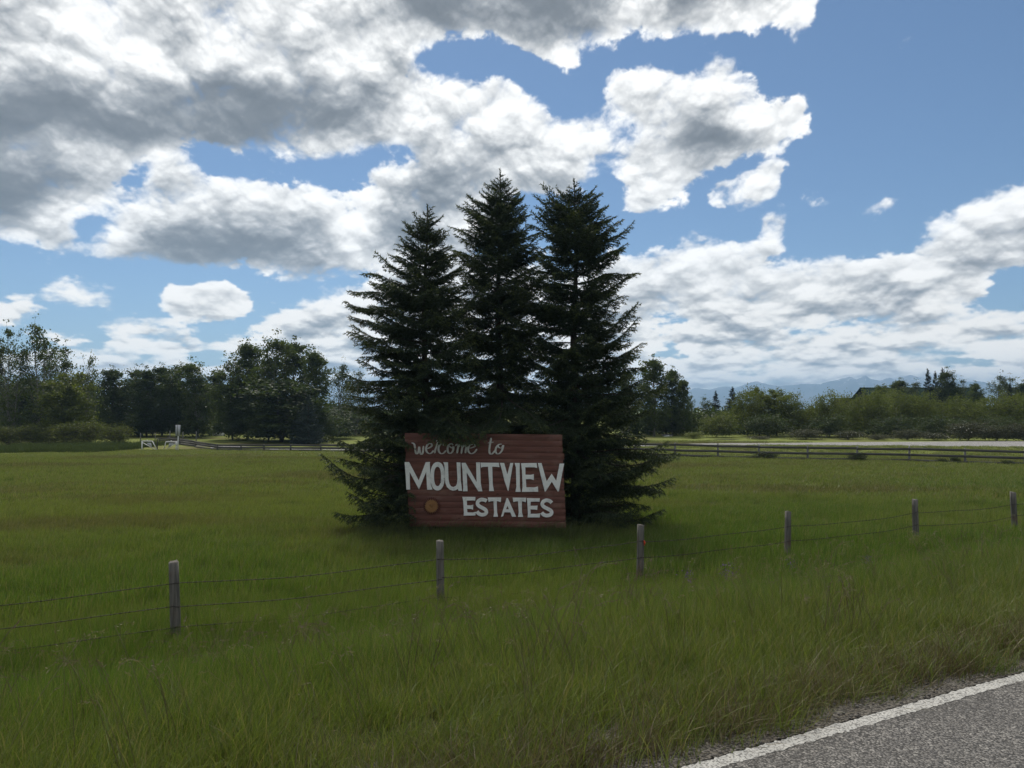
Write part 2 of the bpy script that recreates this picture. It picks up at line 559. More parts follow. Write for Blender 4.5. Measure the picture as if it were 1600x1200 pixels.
def attr(N, k):
    return N.n('ShaderNodeAttribute', dict(attribute_name=k)).outputs['Fac']


def principled(N, out, color, rough=0.8, spec=0.3, bump=None, bstr=0.3, bdist=0.01, metal=0.0):
    p = N.n('ShaderNodeBsdfPrincipled')
    N.set(p.inputs['Base Color'], color); N.set(p.inputs['Roughness'], rough)
    p.inputs['Specular IOR Level'].default_value = spec
    p.inputs['Metallic'].default_value = metal
    if bump is not None:
        b = N.n('ShaderNodeBump', Height=bump, Strength=bstr, Distance=bdist)
        N.set(p.inputs['Normal'], b.outputs[0])
    N.set(out.inputs[0], p.outputs[0])
    return p


def leafy(N, out, color, trans, tcol=None, rough=0.6, spec=0.2):
    p = N.n('ShaderNodeBsdfPrincipled')
    N.set(p.inputs['Base Color'], color); p.inputs['Roughness'].default_value = rough
    p.inputs['Specular IOR Level'].default_value = spec
    tr = N.n('ShaderNodeBsdfTranslucent')
    N.set(tr.inputs[0], tcol if tcol is not None else color)
    mx = N.n('ShaderNodeMixShader', _0=trans)
    N.set(mx.inputs[1], p.outputs[0]); N.set(mx.inputs[2], tr.outputs[0])
    N.set(out.inputs[0], mx.outputs[0])


RD = np.array([0.890, 0.456, 0.0]); RD /= np.linalg.norm(RD)      # along the near road
RN = np.array([-RD[1], RD[0], 0.0])                                # from the road into the field


def ray_ground(px, py, z):
    d = fwd(px, py); k = (z - CAM_Z) / d[2]
    return np.array([d[0] * k, d[1] * k, z])


_A, _B = ray_ground(1060, 1200, 0.0), ray_ground(1600, 1050, 0.0)
RD = (_B - _A) / np.linalg.norm(_B - _A); RN = np.array([-RD[1], RD[0], 0.0])
P0 = float(_A @ RN)                                                # offset of the outer edge of the white line


def pdist(x, y):
    return x * RN[0] + y * RN[1] - P0


def zt(x, y):
    """ground height"""
    x = np.asarray(x, float); y = np.asarray(y, float)
    p = pdist(x, y)
    z = -0.03 - 2.16 * sstep(0.25, 10.2, p) ** 0.92 - 0.15 * sstep(9, 16, p)
    z = np.where(p < 0.25, -0.03, z)
    z = z + 0.68 * sstep(-12, 22, x) * sstep(59.5, 66, y) * (1 - sstep(400, 900, np.hypot(x, y)))
    z = z + 0.05 * np.sin(x * 0.31 + 1) * np.sin(y * 0.23) * sstep(12, 20, p) * (1 - sstep(45, 58, y))
    z = z + 0.35 * (1 - sstep(-45, -22, x)) * sstep(70, 95, y)
    return z


def grass_color(N):
    """position driven pasture colours shared by blades and soil sheet"""
    ps = pos(N)
    sx = N.n('ShaderNodeSeparateXYZ', Vector=ps)
    p = N.math('SUBTRACT', N.math('ADD', N.math('MULTIPLY', sx.outputs[0], float(RN[0])), N.math('MULTIPLY', sx.outputs[1], float(RN[1]))), P0)
    fl = N.n('ShaderNodeVectorMath', dict(operation='MULTIPLY'), _0=ps, _1=(1, 1, 0))
    n1 = N.noise(fl.outputs[0], 0.09, 4, 0.6, 0.6)
    sq = N.n('ShaderNodeVectorMath', dict(operation='MULTIPLY'), _0=ps, _1=(0.05, 0.16, 0))
    n2 = N.noise(sq.outputs[0], 1.0, 4, 0.6, 0.4)
    n3 = N.noise(fl.outputs[0], 0.8, 3, 0.6)
    lush = (0.124, 0.192, 0.030); olive = (0.232, 0.262, 0.062); verge = (0.182, 0.196, 0.050); brown = (0.165, 0.122, 0.060)
    far = N.remap(p, 13.0, 30.0)
    c = N.mix(far, lush, olive)
    c = N.mix(N.remap(p, 0.5, 4.5, 0.75, 0.0), c, verge)
    c = N.mix(N.remap(n1, 0.44, 0.64, 0.0, 0.8), c, olive)
    c = N.mix(N.remap(n3, 0.46, 0.28, 0.0, 0.65), c, (0.052, 0.088, 0.016))
    bf = N.math('MULTIPLY', N.remap(n2, 0.50, 0.62, 0.0, 0.7), N.remap(p, 11.0, 22.0))
    c = N.mix(bf, c, brown)
    return c, ps, p


def m_blades():
    m, N, out = mat('grass_blade')
    c, ps, p = grass_color(N)
    r = rnd(N); h = attr(N, 'h'); tone = attr(N, 'tone')
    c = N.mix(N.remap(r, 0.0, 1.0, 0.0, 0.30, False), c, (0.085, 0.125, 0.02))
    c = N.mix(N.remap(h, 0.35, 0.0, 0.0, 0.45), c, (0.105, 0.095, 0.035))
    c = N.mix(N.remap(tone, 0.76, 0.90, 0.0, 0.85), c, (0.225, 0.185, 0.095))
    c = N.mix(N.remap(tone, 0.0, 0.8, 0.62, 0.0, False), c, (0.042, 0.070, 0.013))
    c2 = N.mix(1.0, c, (1.25, 1.35, 0.7), 'MULTIPLY')
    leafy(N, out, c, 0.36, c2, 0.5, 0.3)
    return m


def m_simple_leaf(name, c1, c2, trans=0.3, nscale=0.5, tipc=None, spec=0.2):
    m, N, out = mat(name)
    n = N.noise(pos(N), nscale, 4, 0.65)
    c = N.mix(N.remap(n, 0.35, 0.68), c1, c2)
    c = N.mix(N.remap(rnd(N), 0, 1, 0.0, 0.35, False), c, tuple(0.72 * a for a in c1))
    tone = attr(N, 'tone')
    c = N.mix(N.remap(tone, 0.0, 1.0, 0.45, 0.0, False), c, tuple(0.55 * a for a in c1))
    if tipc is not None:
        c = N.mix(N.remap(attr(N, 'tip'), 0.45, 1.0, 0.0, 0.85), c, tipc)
    leafy(N, out, c, trans, N.mix(1.0, c, (1.3, 1.4, 0.7), 'MULTIPLY'), 0.55, spec)
    return m


def m_bark(name, c1, c2, scale=14):
    m, N, out = mat(name)
    v = N.n('ShaderNodeVectorMath', dict(operation='MULTIPLY'), _0=objc(N), _1=(1, 1, 0.25))
    n = N.noise(v.outputs[0], scale, 5, 0.7)
    principled(N, out, N.mix(N.remap(n, 0.35, 0.65), c1, c2), 0.9, 0.15, n, 0.6, 0.03)
    return m


def m_wood_grey(name, c1, c2, c3, stretch=(18, 18, 0.9)):
    m, N, out = mat(name)
    oc = objc(N)
    off = N.n('ShaderNodeVectorMath', dict(operation='ADD'), _0=oc)
    cx = N.n('ShaderNodeCombineXYZ', X=N.math('MULTIPLY', rnd(N), 37.0), Y=N.math('MULTIPLY', rnd(N), 19.0), Z=N.math('MULTIPLY', rnd(N), 11.0))
    N.set(off.inputs[1], cx.outputs[0])
    v = N.n('ShaderNodeVectorMath', dict(operation='MULTIPLY'), _0=off.outputs[0], _1=stretch)
    n = N.noise(v.outputs[0], 1.6, 6, 0.7, 0.4)
    n2 = N.noise(off.outputs[0], 2.3, 4, 0.6)
    c = N.mix(N.remap(n, 0.32, 0.66), c1, c2)
    c = N.mix(N.remap(n2, 0.52, 0.72, 0.0, 0.7), c, c3)
    c = N.mix(N.remap(n, 0.36, 0.24, 0.0, 0.85), c, (0.02, 0.018, 0.016))
    principled(N, out, c, 0.85, 0.2, n, 0.5, 0.006)
    return m


def m_boards():
    m, N, out = mat('red_stained_board')
    oc = objc(N); r = rnd(N)
    off = N.n('ShaderNodeVectorMath', dict(operation='ADD'), _0=oc)
    cx = N.n('ShaderNodeCombineXYZ', X=N.math('MULTIPLY', r, 31.0), Y=N.math('MULTIPLY', r, 7.0), Z=N.math('MULTIPLY', r, 17.0))
    N.set(off.inputs[1], cx.outputs[0])
    v = N.n('ShaderNodeVectorMath', dict(operation='MULTIPLY'), _0=off.outputs[0], _1=(0.9, 6, 16))
    n = N.noise(v.outputs[0], 1.5, 6, 0.68, 0.5)
    n2 = N.noise(off.outputs[0], 1.1, 4, 0.6)
    c = N.mix(N.remap(n, 0.3, 0.68), (0.098, 0.040, 0.029), (0.185, 0.078, 0.056))
    c = N.mix(N.remap(r, 0, 1, 0, 0.45, False), c, (0.150, 0.078, 0.064))
    c = N.mix(N.remap(n2, 0.50, 0.72, 0.0, 0.75), c, (0.215, 0.125, 0.094))
    # knots
    vk = N.n('ShaderNodeTexVoronoi', dict(feature='F1'), Vector=N.n('ShaderNodeVectorMath', dict(operation='MULTIPLY'), _0=off.outputs[0], _1=(1.5, 0.3, 4.4)).outputs[0], Scale=1.0, Randomness=1.0)
    c = N.mix(N.remap(vk.outputs['Distance'], 0.055, 0.10, 0.8, 0.0), c, (0.045, 0.020, 0.016))
    c = N.mix(N.remap(n, 0.33, 0.22, 0.0, 0.8), c, (0.055, 0.026, 0.021))
    principled(N, out, c, 0.85, 0.15, n, 0.15, 0.003)
    return m


def m_paint(name, c, dirt, rough=0.6, scale=9.0, amt=0.6):
    m, N, out = mat(name)
    oc = objc(N)
    n = N.noise(oc, scale, 5, 0.7); n2 = N.noise(oc, scale * 9, 3, 0.6)
    cc_ = N.mix(N.remap(n, 0.48, 0.74, 0.0, amt), c, dirt)
    cc_ = N.mix(N.remap(n2, 0.64, 0.72, 0.0, 0.6), cc_, dirt)
    principled(N, out, cc_, rough, 0.3, n2, 0.15, 0.003)
    return m


def m_flat(name, c, rough=0.6, spec=0.3, metal=0.0, var=0.25, scale=6.0):
    m, N, out = mat(name)
    n = N.noise(objc(N), scale, 4, 0.6)
    principled(N, out, N.mix(N.remap(n, 0.3, 0.7), tuple(a * (1 - var) for a in c), c), rough, spec, metal=metal)
    return m


def m_asphalt():
    m, N, out = mat('chip_seal_asphalt')
    ps = pos(N)
    v1 = N.n('ShaderNodeTexVoronoi', dict(feature='F1'), Vector=ps, Scale=95.0, Randomness=1.0)
    v2 = N.n('ShaderNodeTexVoronoi', dict(feature='F1'), Vector=ps, Scale=52.0, Randomness=1.0)
    c1 = N.n('ShaderNodeSeparateColor', Color=v1.outputs['Color']); c2 = N.n('ShaderNodeSeparateColor', Color=v2.outputs['Color'])
    nb = N.noise(ps, 1.3, 5, 0.65); nf = N.noise(ps, 260.0, 2, 0.6)
    c = N.mix(N.remap(c1.outputs[0], 0.0, 1.0, 0, 1, False), (0.075, 0.071, 0.065), (0.270, 0.252, 0.228))
    c = N.mix(N.math('MULTIPLY', N.remap(c2.outputs[0], 0.74, 0.92), 0.75), c, (0.40, 0.375, 0.335))
    c = N.mix(N.remap(v1.outputs['Distance'], 0.38, 0.7, 0.0, 0.9), c, (0.025, 0.024, 0.022))
    c = N.mix(N.remap(nb, 0.35, 0.7, 0.35, 0.0), c, (0.072, 0.067, 0.060))
    c = N.mix(N.remap(nf, 0.4, 0.6, 0.25, 0.0), c, (0.05, 0.047, 0.043))
    hgt = N.math('ADD', N.math('MULTIPLY', v1.outputs['Distance'], -0.8), N.math('MULTIPLY', c1.outputs[1], 0.5))
    principled(N, out, c, 0.85, 0.25, hgt, 0.7, 0.008)
    return m


def m_line():
    m, N, out = mat('worn_white_road_paint')
    ps = pos(N)
    v1 = N.n('ShaderNodeTexVoronoi', dict(feature='F1'), Vector=ps, Scale=95.0, Randomness=1.0)
    n = N.noise(ps, 9.0, 5, 0.75); n2 = N.noise(ps, 75.0, 3, 0.7)
    c = N.mix(N.remap(n, 0.4, 0.7, 0.0, 0.45), (0.46, 0.445, 0.405), (0.31, 0.297, 0.27))
    w = N.math('ADD', N.math('MULTIPLY', n, 0.55), N.math('MULTIPLY', n2, 0.6))
    c = N.mix(N.remap(w, 0.60, 0.70, 0.0, 0.85), c, (0.12, 0.112, 0.10))
    c = N.mix(N.remap(v1.outputs['Distance'], 0.5, 0.75, 0.0, 0.75), c, (0.09, 0.085, 0.077))
    principled(N, out, c, 0.75, 0.3, v1.outputs['Distance'], 0.5, -0.006)
    return m


def m_gravel(name, a, b, d, scale=60.0):
    m, N, out = mat(name)
    ps = pos(N)
    v1 = N.n('ShaderNodeTexVoronoi', dict(feature='F1'), Vector=ps, Scale=scale, Randomness=1.0)
    c1 = N.n('ShaderNodeSeparateColor', Color=v1.outputs['Color'])
    n = N.noise(ps, 2.0, 5, 0.7)
    c = N.mix(c1.outputs[0], a, b)
    c = N.mix(N.remap(n, 0.45, 0.7, 0.0, 0.8), c, d)
    c = N.mix(N.remap(v1.outputs['Distance'], 0.4, 0.7, 0.0, 0.8), c, tuple(q * 0.3 for q in a))
    principled(N, out, c, 0.9, 0.2, N.math('MULTIPLY', v1.outputs['Distance'], -1.0), 0.8, 0.012)
    return m


def m_ground():
    m, N, out = mat('pasture_soil')
    c, ps, p = grass_color(N)
    n = N.noise(ps, 6.0, 5, 0.7)
    near = N.mix(N.remap(n, 0.35, 0.65), (0.035, 0.038, 0.014), (0.070, 0.066, 0.028))
    dd = N.n('ShaderNodeVectorMath', dict(operation='LENGTH'), _0=ps).outputs['Value']
    far = N.mix(N.remap(n, 0.3, 0.7, 0.0, 0.4), N.mix(1.0, c, (0.80, 0.80, 0.80), 'MULTIPLY'), (0.05, 0.065, 0.02))
    cc_ = N.mix(N.remap(dd, 25, 60), near, far)
    principled(N, out, cc_, 0.95, 0.1, n, 0.6, 0.05)
    return m


def m_mountain():
    m, N, out = mat('mountain_rock_and_forest')
    ps = pos(N)
    n = N.noise(ps, 0.0035, 7, 0.62)
    sx = N.n('ShaderNodeSeparateXYZ', Vector=ps)
    c = N.mix(N.remap(n, 0.4, 0.62), (0.035, 0.048, 0.040), (0.10, 0.10, 0.10))
    hh = N.math('ADD', sx.outputs[2], N.math('MULTIPLY', N.math('SUBTRACT', n, 0.5), 420.0))
    c = N.mix(N.remap(hh, 250, 330, 0.0, 0.8), c, (0.16, 0.155, 0.15))
    n2 = N.noise(ps, 0.0075, 5, 0.7, 0.8)
    sn = N.math('MULTIPLY', N.remap(n2, 0.60, 0.64), N.remap(hh, 200, 300))
    c = N.mix(sn, c, (0.75, 0.76, 0.78))
    principled(N, out, c, 0.95, 0.1)
    return m


M = dict(
    blades=m_blades(), ground=m_ground(), asphalt=m_asphalt(), line=m_line(), mountain=m_mountain(), boards=m_boards(),
    shoulder=m_gravel('shoulder_gravel', (0.085, 0.078, 0.066), (0.21, 0.19, 0.16), (0.085, 0.070, 0.050), 70.0),
    farroad=m_gravel('pale_gravel', (0.26, 0.25, 0.235), (0.38, 0.365, 0.34), (0.30, 0.285, 0.26), 9.0),
    lane=m_gravel('dirt_lane', (0.11, 0.10, 0.08), (0.17, 0.15, 0.12), (0.09, 0.095, 0.05), 6.0),
    stone=m_flat('loose_stone', (0.23, 0.21, 0.185), 0.9, 0.2, var=0.6, scale=30),
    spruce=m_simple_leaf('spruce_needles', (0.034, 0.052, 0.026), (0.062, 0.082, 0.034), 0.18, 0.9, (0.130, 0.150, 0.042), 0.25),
    fspruce=m_simple_leaf('far_spruce_needles', (0.018, 0.030, 0.020), (0.030, 0.043, 0.026), 0.12, 0.5, None, 0.2),
    bluespruce=m_simple_leaf('blue_spruce_needles', (0.050, 0.070, 0.060), (0.075, 0.098, 0.082), 0.12, 0.5, None, 0.2),
    poplar=m_simple_leaf('poplar_leaves', (0.062, 0.084, 0.027), (0.105, 0.128, 0.040), 0.4, 0.35),
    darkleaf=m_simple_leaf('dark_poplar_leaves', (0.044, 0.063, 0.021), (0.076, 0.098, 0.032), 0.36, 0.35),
    olive=m_simple_leaf('olive_leaves', (0.102, 0.122, 0.030), (0.170, 0.190, 0.048), 0.4, 0.35),
    aspen=m_simple_leaf('aspen_leaves', (0.060, 0.078, 0.042), (0.090, 0.110, 0.058), 0.4, 0.4),
    shrub=m_simple_leaf('grey_shrub_leaves', (0.060, 0.064, 0.034), (0.092, 0.094, 0.052), 0.3, 0.6),
    hedge=m_simple_leaf('hedge_leaves', (0.085, 0.100, 0.026), (0.140, 0.152, 0.042), 0.4, 0.5),
    blossom=m_flat('pale_blossom', (0.55, 0.53, 0.45), 0.8, 0.2),
    bark=m_bark('spruce_bark', (0.035, 0.028, 0.022), (0.085, 0.068, 0.052)),
    pbark=m_bark('grey_poplar_bark', (0.12, 0.115, 0.095), (0.22, 0.21, 0.18), 6),
    dbark=m_bark('brown_bark', (0.05, 0.042, 0.033), (0.10, 0.085, 0.065), 6),
    post=m_wood_grey('weathered_grey_post', (0.080, 0.073, 0.063), (0.175, 0.160, 0.140), (0.135, 0.083, 0.052)),
    rail=m_wood_grey('dark_weathered_rail', (0.055, 0.052, 0.047), (0.110, 0.103, 0.092), (0.08, 0.075, 0.062), (0.9, 18, 18)),
    railpost=m_wood_grey('grey_rail_post', (0.12, 0.118, 0.112), (0.21, 0.205, 0.195), (0.15, 0.145, 0.13)),
    wire=m_flat('rusty_wire', (0.045, 0.034, 0.028), 0.7, 0.3, 0.3),
    letter=m_paint('grey_white_letter_paint', (0.80, 0.79, 0.73), (0.48, 0.46, 0.41), 0.65, 5.0, 0.55),
    script=m_paint('dull_script_paint', (0.62, 0.60, 0.54), (0.30, 0.29, 0.25), 0.7, 14.0, 0.6),
    sunface=m_paint('ochre_carved_wood', (0.27, 0.135, 0.048), (0.15, 0.075, 0.03), 0.6, 7.0, 0.6),
    haloshade=m_paint('dark_red_halo_shade', (0.10, 0.032, 0.022), (0.05, 0.022, 0.016), 0.7, 8.0, 0.6),  # dark colour stands in for the shadow around the sun disc
    whitepaint=m_paint('white_steel_paint', (0.72, 0.71, 0.68), (0.42, 0.40, 0.36), 0.5, 4.0, 0.4),
    signback=m_flat('bare_aluminium', (0.42, 0.43, 0.45), 0.5, 0.4, 0.0, 0.1),
    orange=m_flat('orange_plastic_tag', (0.75, 0.09, 0.03), 0.5, 0.3),
    siding=m_paint('white_siding', (0.74, 0.73, 0.70), (0.55, 0.53, 0.5), 0.6, 1.0, 0.4),
    darkpost=m_flat('black_marker_post', (0.02, 0.02, 0.02), 0.6, 0.3),
    greenroof=m_flat('dark_green_metal_roof', (0.008, 0.022, 0.015), 0.95, 0.05, 0.0, 0.25, 0.4),
    barnwall=m_flat('brown_barn_wall', (0.045, 0.036, 0.027), 0.8, 0.2),
    glass=m_flat('dark_window_glass', (0.03, 0.035, 0.04), 0.1, 0.5),
    greyroof=m_flat('grey_shingle_roof', (0.13, 0.125, 0.12), 0.85, 0.2),
    stalk=m_simple_leaf('straw_seed_stalk', (0.165, 0.145, 0.075), (0.25, 0.22, 0.12), 0.3, 1.5),
    purple=m_simple_leaf('purple_brown_panicle', (0.13, 0.082, 0.075), (0.20, 0.135, 0.115), 0.3, 1.5),
    dry=m_simple_leaf('dry_verge_grass', (0.110, 0.085, 0.048), (0.20, 0.165, 0.092), 0.25, 1.2),
    tallgrass=m_simple_leaf('tall_pale_grass', (0.095, 0.120, 0.040), (0.150, 0.165, 0.065), 0.4, 0.8),
    flower=m_flat('violet_petals', (0.16, 0.07, 0.24), 0.7, 0.2),
    weed=m_simple_leaf('dark_weed_leaves', (0.060, 0.082, 0.028), (0.092, 0.112, 0.040), 0.3, 1.0),
)
# ------------------------------------------------------------------ ground, roads, mountains, haze
def axis(lo, hi, step, far, ratio=1.16):
    a = list(np.arange(lo, hi + 1e-6, step))
    s = step; x = hi
    while x < far:
        s *= ratio; x += s; a.append(x)
    s = step; x = lo
    while x > -far:
        s *= ratio; x -= s; a.insert(0, x)
    return np.array(a)


def terrain():
    xs = axis(-62, 62, 0.8, 9200); ys = axis(-16, 90, 0.8, 9200)
    X, Y = np.meshgrid(xs, ys)
    Z = zt(X, Y)
    nx, ny = len(xs), len(ys)
    i = np.arange(ny - 1)[:, None] * nx + np.arange(nx - 1)[None]
    F = np.stack([i, i + 1, i + nx + 1, i + nx], -1).reshape(-1, 4)
    o = link('ground', mesh('ground', np.stack([X, Y, Z], -1).reshape(-1, 3), F, M['ground'], True))
    tag(o, 'wide green pasture and roadside bank running out to the mountains', kind='structure')


terrain()


def strip(name, ps_, zs, ts, mat_, label, jitter=0.0, seed=0):
    """a strip along the near road: cross-section offsets ps_, heights zs"""
    r = np.random.RandomState(seed)
    V = np.zeros((len(ts), len(ps_), 3))
    for j, (p, z) in enumerate(zip(ps_, zs)):
        pj = p + (r.randn(len(ts)) * jitter if jitter else 0)
        P = RD[None] * ts[:, None] + RN[None] * (np.asarray(pj) + P0).reshape(-1, 1)
        V[:, j] = P; V[:, j, 2] = z
    n = len(ps_)
    i = np.arange(len(ts) - 1)[:, None] * n + np.arange(n - 1)[None]
    F = np.stack([i, i + 1, i + n + 1, i + n], -1).reshape(-1, 4)
    o = link(name, mesh(name, V.reshape(-1, 3), F[:, ::-1], mat_))
    return tag(o, label, kind='structure')


T_ROAD = np.concatenate([np.arange(-60, -6, 3.0), np.arange(-6, 30, 0.25), np.arange(30, 420, 6.0)])
strip('road', [-8.2, -7.8, -3.7, -0.02, 0.05], [-0.06, -0.01, 0.05, 0.0, -0.025], T_ROAD, M['asphalt'], 'grey chip seal road surface along the lower right corner')
strip('gravel_shoulder', [0.02, 0.12, 0.28, 0.46, 0.8], [-0.008, -0.006, -0.018, -0.026, -0.06], T_ROAD, M['shoulder'], 'narrow gravel shoulder between the white line and the grass', 0.0, 2)
T_LINE = np.concatenate([np.arange(-40, -3, 1.0), np.arange(-3, 14, 0.02), np.arange(14, 40, 0.1), np.arange(40, 300, 4.0)])
strip('road_edge_line', [-0.084, -0.070, -0.02, -0.002], [0.0027, 0.0028, 0.0021, 0.0018], T_LINE, M['line'], 'worn white painted line along the road edge', 0.0045, 3)


def band(name, rows, mat_, label, lift=0.05, n=14):
    """rows: (px, near depth, far depth) across the picture; laid on the ground"""
    rows = np.array(rows, float)
    q = np.linspace(0, len(rows) - 1, n * (len(rows) - 1) + 1)
    R = np.stack([np.interp(q, np.arange(len(rows)), rows[:, k]) for k in range(3)], -1)
    m = 6
    V = []
    for px, dn, df in R:
        for k in range(m):
            d = dn + (df - dn) * k / (m - 1)
            x = (px - 800) / FPX * d
            V.append((x, d, float(zt(x, d)) + lift * (1.0 if 0 < k < m - 1 else 0.2)))
    i = np.arange(len(R) - 1)[:, None] * m + np.arange(m - 1)[None]
    F = np.stack([i, i + m, i + m + 1, i + 1], -1).reshape(-1, 4)
    o = link(name, mesh(name, np.array(V), F[:, ::-1], mat_, True))
    return tag(o, label, kind='structure')


band('gravel_road', [(2500, 61, 75), (1600, 65.5, 77.5), (1330, 67.2, 74.6), (1200, 68, 72.5), (1050, 68.5, 71.5), (800, 69.5, 72.5), (530, 71.5, 74), (480, 73, 76.5), (400, 74, 78.5), (330, 76, 82)],
     M['farroad'], 'pale gravel road crossing behind the wooden rail fence', 0.06)
band('dirt_lane', [(330, 78, 84), (300, 80, 90), (275, 84, 96), (262, 92, 104)], M['lane'], 'brown dirt lane leading past the white gates to the trees', 0.03)


def mountains():
    prof_px = [(300, 640), (420, 628), (540, 612), (640, 622), (760, 616), (900, 612), (1000, 622), (1075, 608), (1085, 603), (1110, 606), (1130, 601), (1150, 603), (1165, 597), (1178, 593), (1184, 592), (1190, 595), (1215, 600),
               (1240, 598), (1262, 596), (1283, 597), (1292, 593), (1310, 590), (1318, 587), (1330, 585), (1338, 589), (1346, 586), (1352, 583), (1360, 588), (1375, 591),
               (1388, 587), (1392, 586), (1400, 592), (1410, 587), (1422, 581), (1440, 587), (1470, 592), (1500, 593), (1530, 592), (1560, 600), (1600, 604), (1680, 590), (1760, 604), (1850, 596), (1960, 612)]
    pa = []; ph = []
    for px, py in prof_px:
        d = fwd(px, py); pa.append(math.degrees(math.atan2(d[0], d[1]))); ph.append(math.degrees(math.asin(d[2] / np.linalg.norm(d))))
    az = np.linspace(-70, 70, 1401); R = np.linspace(0, 1, 18)
    el = np.interp(az, pa, ph)
    side = sstep(-26, -34, az) + sstep(42, 48, az)
    nz = fbm((az * 0.35).astype(np.float32), np.zeros_like(az, dtype=np.float32), 7, 6, 0.6)
    el = el * (1 - side) + side * (1.6 + 1.6 * nz)
    el = el + 0.035 * fbm((az * 2.2).astype(np.float32), np.zeros_like(az, dtype=np.float32), 17, 4, 0.6)
    crest = 8100 * np.tan(np.radians(np.maximum(el, 0.05)))
    A, RR = np.meshgrid(np.radians(az), R)
    r = 5600 + 3400 * RR
    rc = (8100 - 5600) / 3400
    up = np.where(RR < rc, (RR / rc) ** 1.6, 1 - 0.5 * ((RR - rc) / (1 - rc)))
    rg = fbm((np.degrees(A) * 0.9).astype(np.float32), (RR * 5).astype(np.float32), 31, 5, 0.55, billow=True)
    foot = 110 * np.exp(-((RR - 0.18) / 0.13) ** 2) * (0.55 + 0.6 * fbm((np.degrees(A) * 0.16).astype(np.float32), (RR * 2).astype(np.float32), 41, 4))
    Z = crest[None] * up * (1 + 0.35 * (rg - 0.2) * np.clip(1 - np.abs(RR - rc) * 0 - (np.abs(RR - rc) < 0.03) * 1.0, 0, 1) * (RR < rc)) + foot - 6
    Z = np.where(RR < rc, np.minimum(Z, crest[None] * (0.25 + 0.75 * RR / rc) + foot), Z)
    V = np.stack([np.sin(A) * r, np.cos(A) * r, Z], -1).reshape(-1, 3)
    n = len(az)
    i = np.arange(len(R) - 1)[:, None] * n + np.arange(n - 1)[None]
    F = np.stack([i, i + 1, i + n + 1, i + n], -1).reshape(-1, 4)
    o = link('mountains', mesh('mountains', V, F, M['mountain'], True))
    tag(o, 'blue hazy mountain range with snow patches on the horizon', kind='structure')
    return float(Z.max())


MT = mountains()

hm = bpy.data.materials.new('haze_air'); hm.use_nodes = True
for n_ in list(hm.node_tree.nodes): hm.node_tree.nodes.remove(n_)
HN = NT(hm.node_tree)
ho = HN.n('ShaderNodeOutputMaterial')
hv = HN.n('ShaderNodeVolumePrincipled', Color=HAZE_COLOR, Density=HAZE_DENSITY, Anisotropy=0.35)
HN.set(ho.inputs['Volume'], hv.outputs[0])
hb = MB().box((0, 0, (MT + 40 - 5.0) / 2), (18800, 18800, MT + 40 + 5.0))
tag(hb.build('haze', hm), 'thin blue haze in the distant air', kind='stuff')


# ------------------------------------------------------------------ vegetation builders
def frames(D):
    """two unit vectors normal to each row of D"""
    ref = np.where(np.abs(D[:, 2:3]) < 0.9, np.array([[0, 0, 1.0]]), np.array([[1.0, 0, 0]]))
    A = np.cross(D, ref); A /= np.linalg.norm(A, axis=1, keepdims=True) + 1e-9
    return A, np.cross(D, A)


def norm(a):
    return a / (np.linalg.norm(a, axis=-1, keepdims=True) + 1e-9)


def needle_tris(r, P, D, ln, wd, per, spread=0.85):
    n = len(P)
    P = np.repeat(P, per, 0); D = np.repeat(D, per, 0)
    A, B = frames(D)
    t = r.rand(n * per, 1) * 6.283
    side = np.cos(t) * A + np.sin(t) * B
    nd = norm(D + side * spread * (0.6 + 0.7 * r.rand(n * per, 1)))
    l = ln * (0.7 + 0.6 * r.rand(n * per, 1))
    w = norm(np.cross(nd, r.randn(n * per, 3))) * wd * 0.5
    b = P - nd * l * 0.15
    return np.stack([b + w, b - w, P + nd * l], 1)


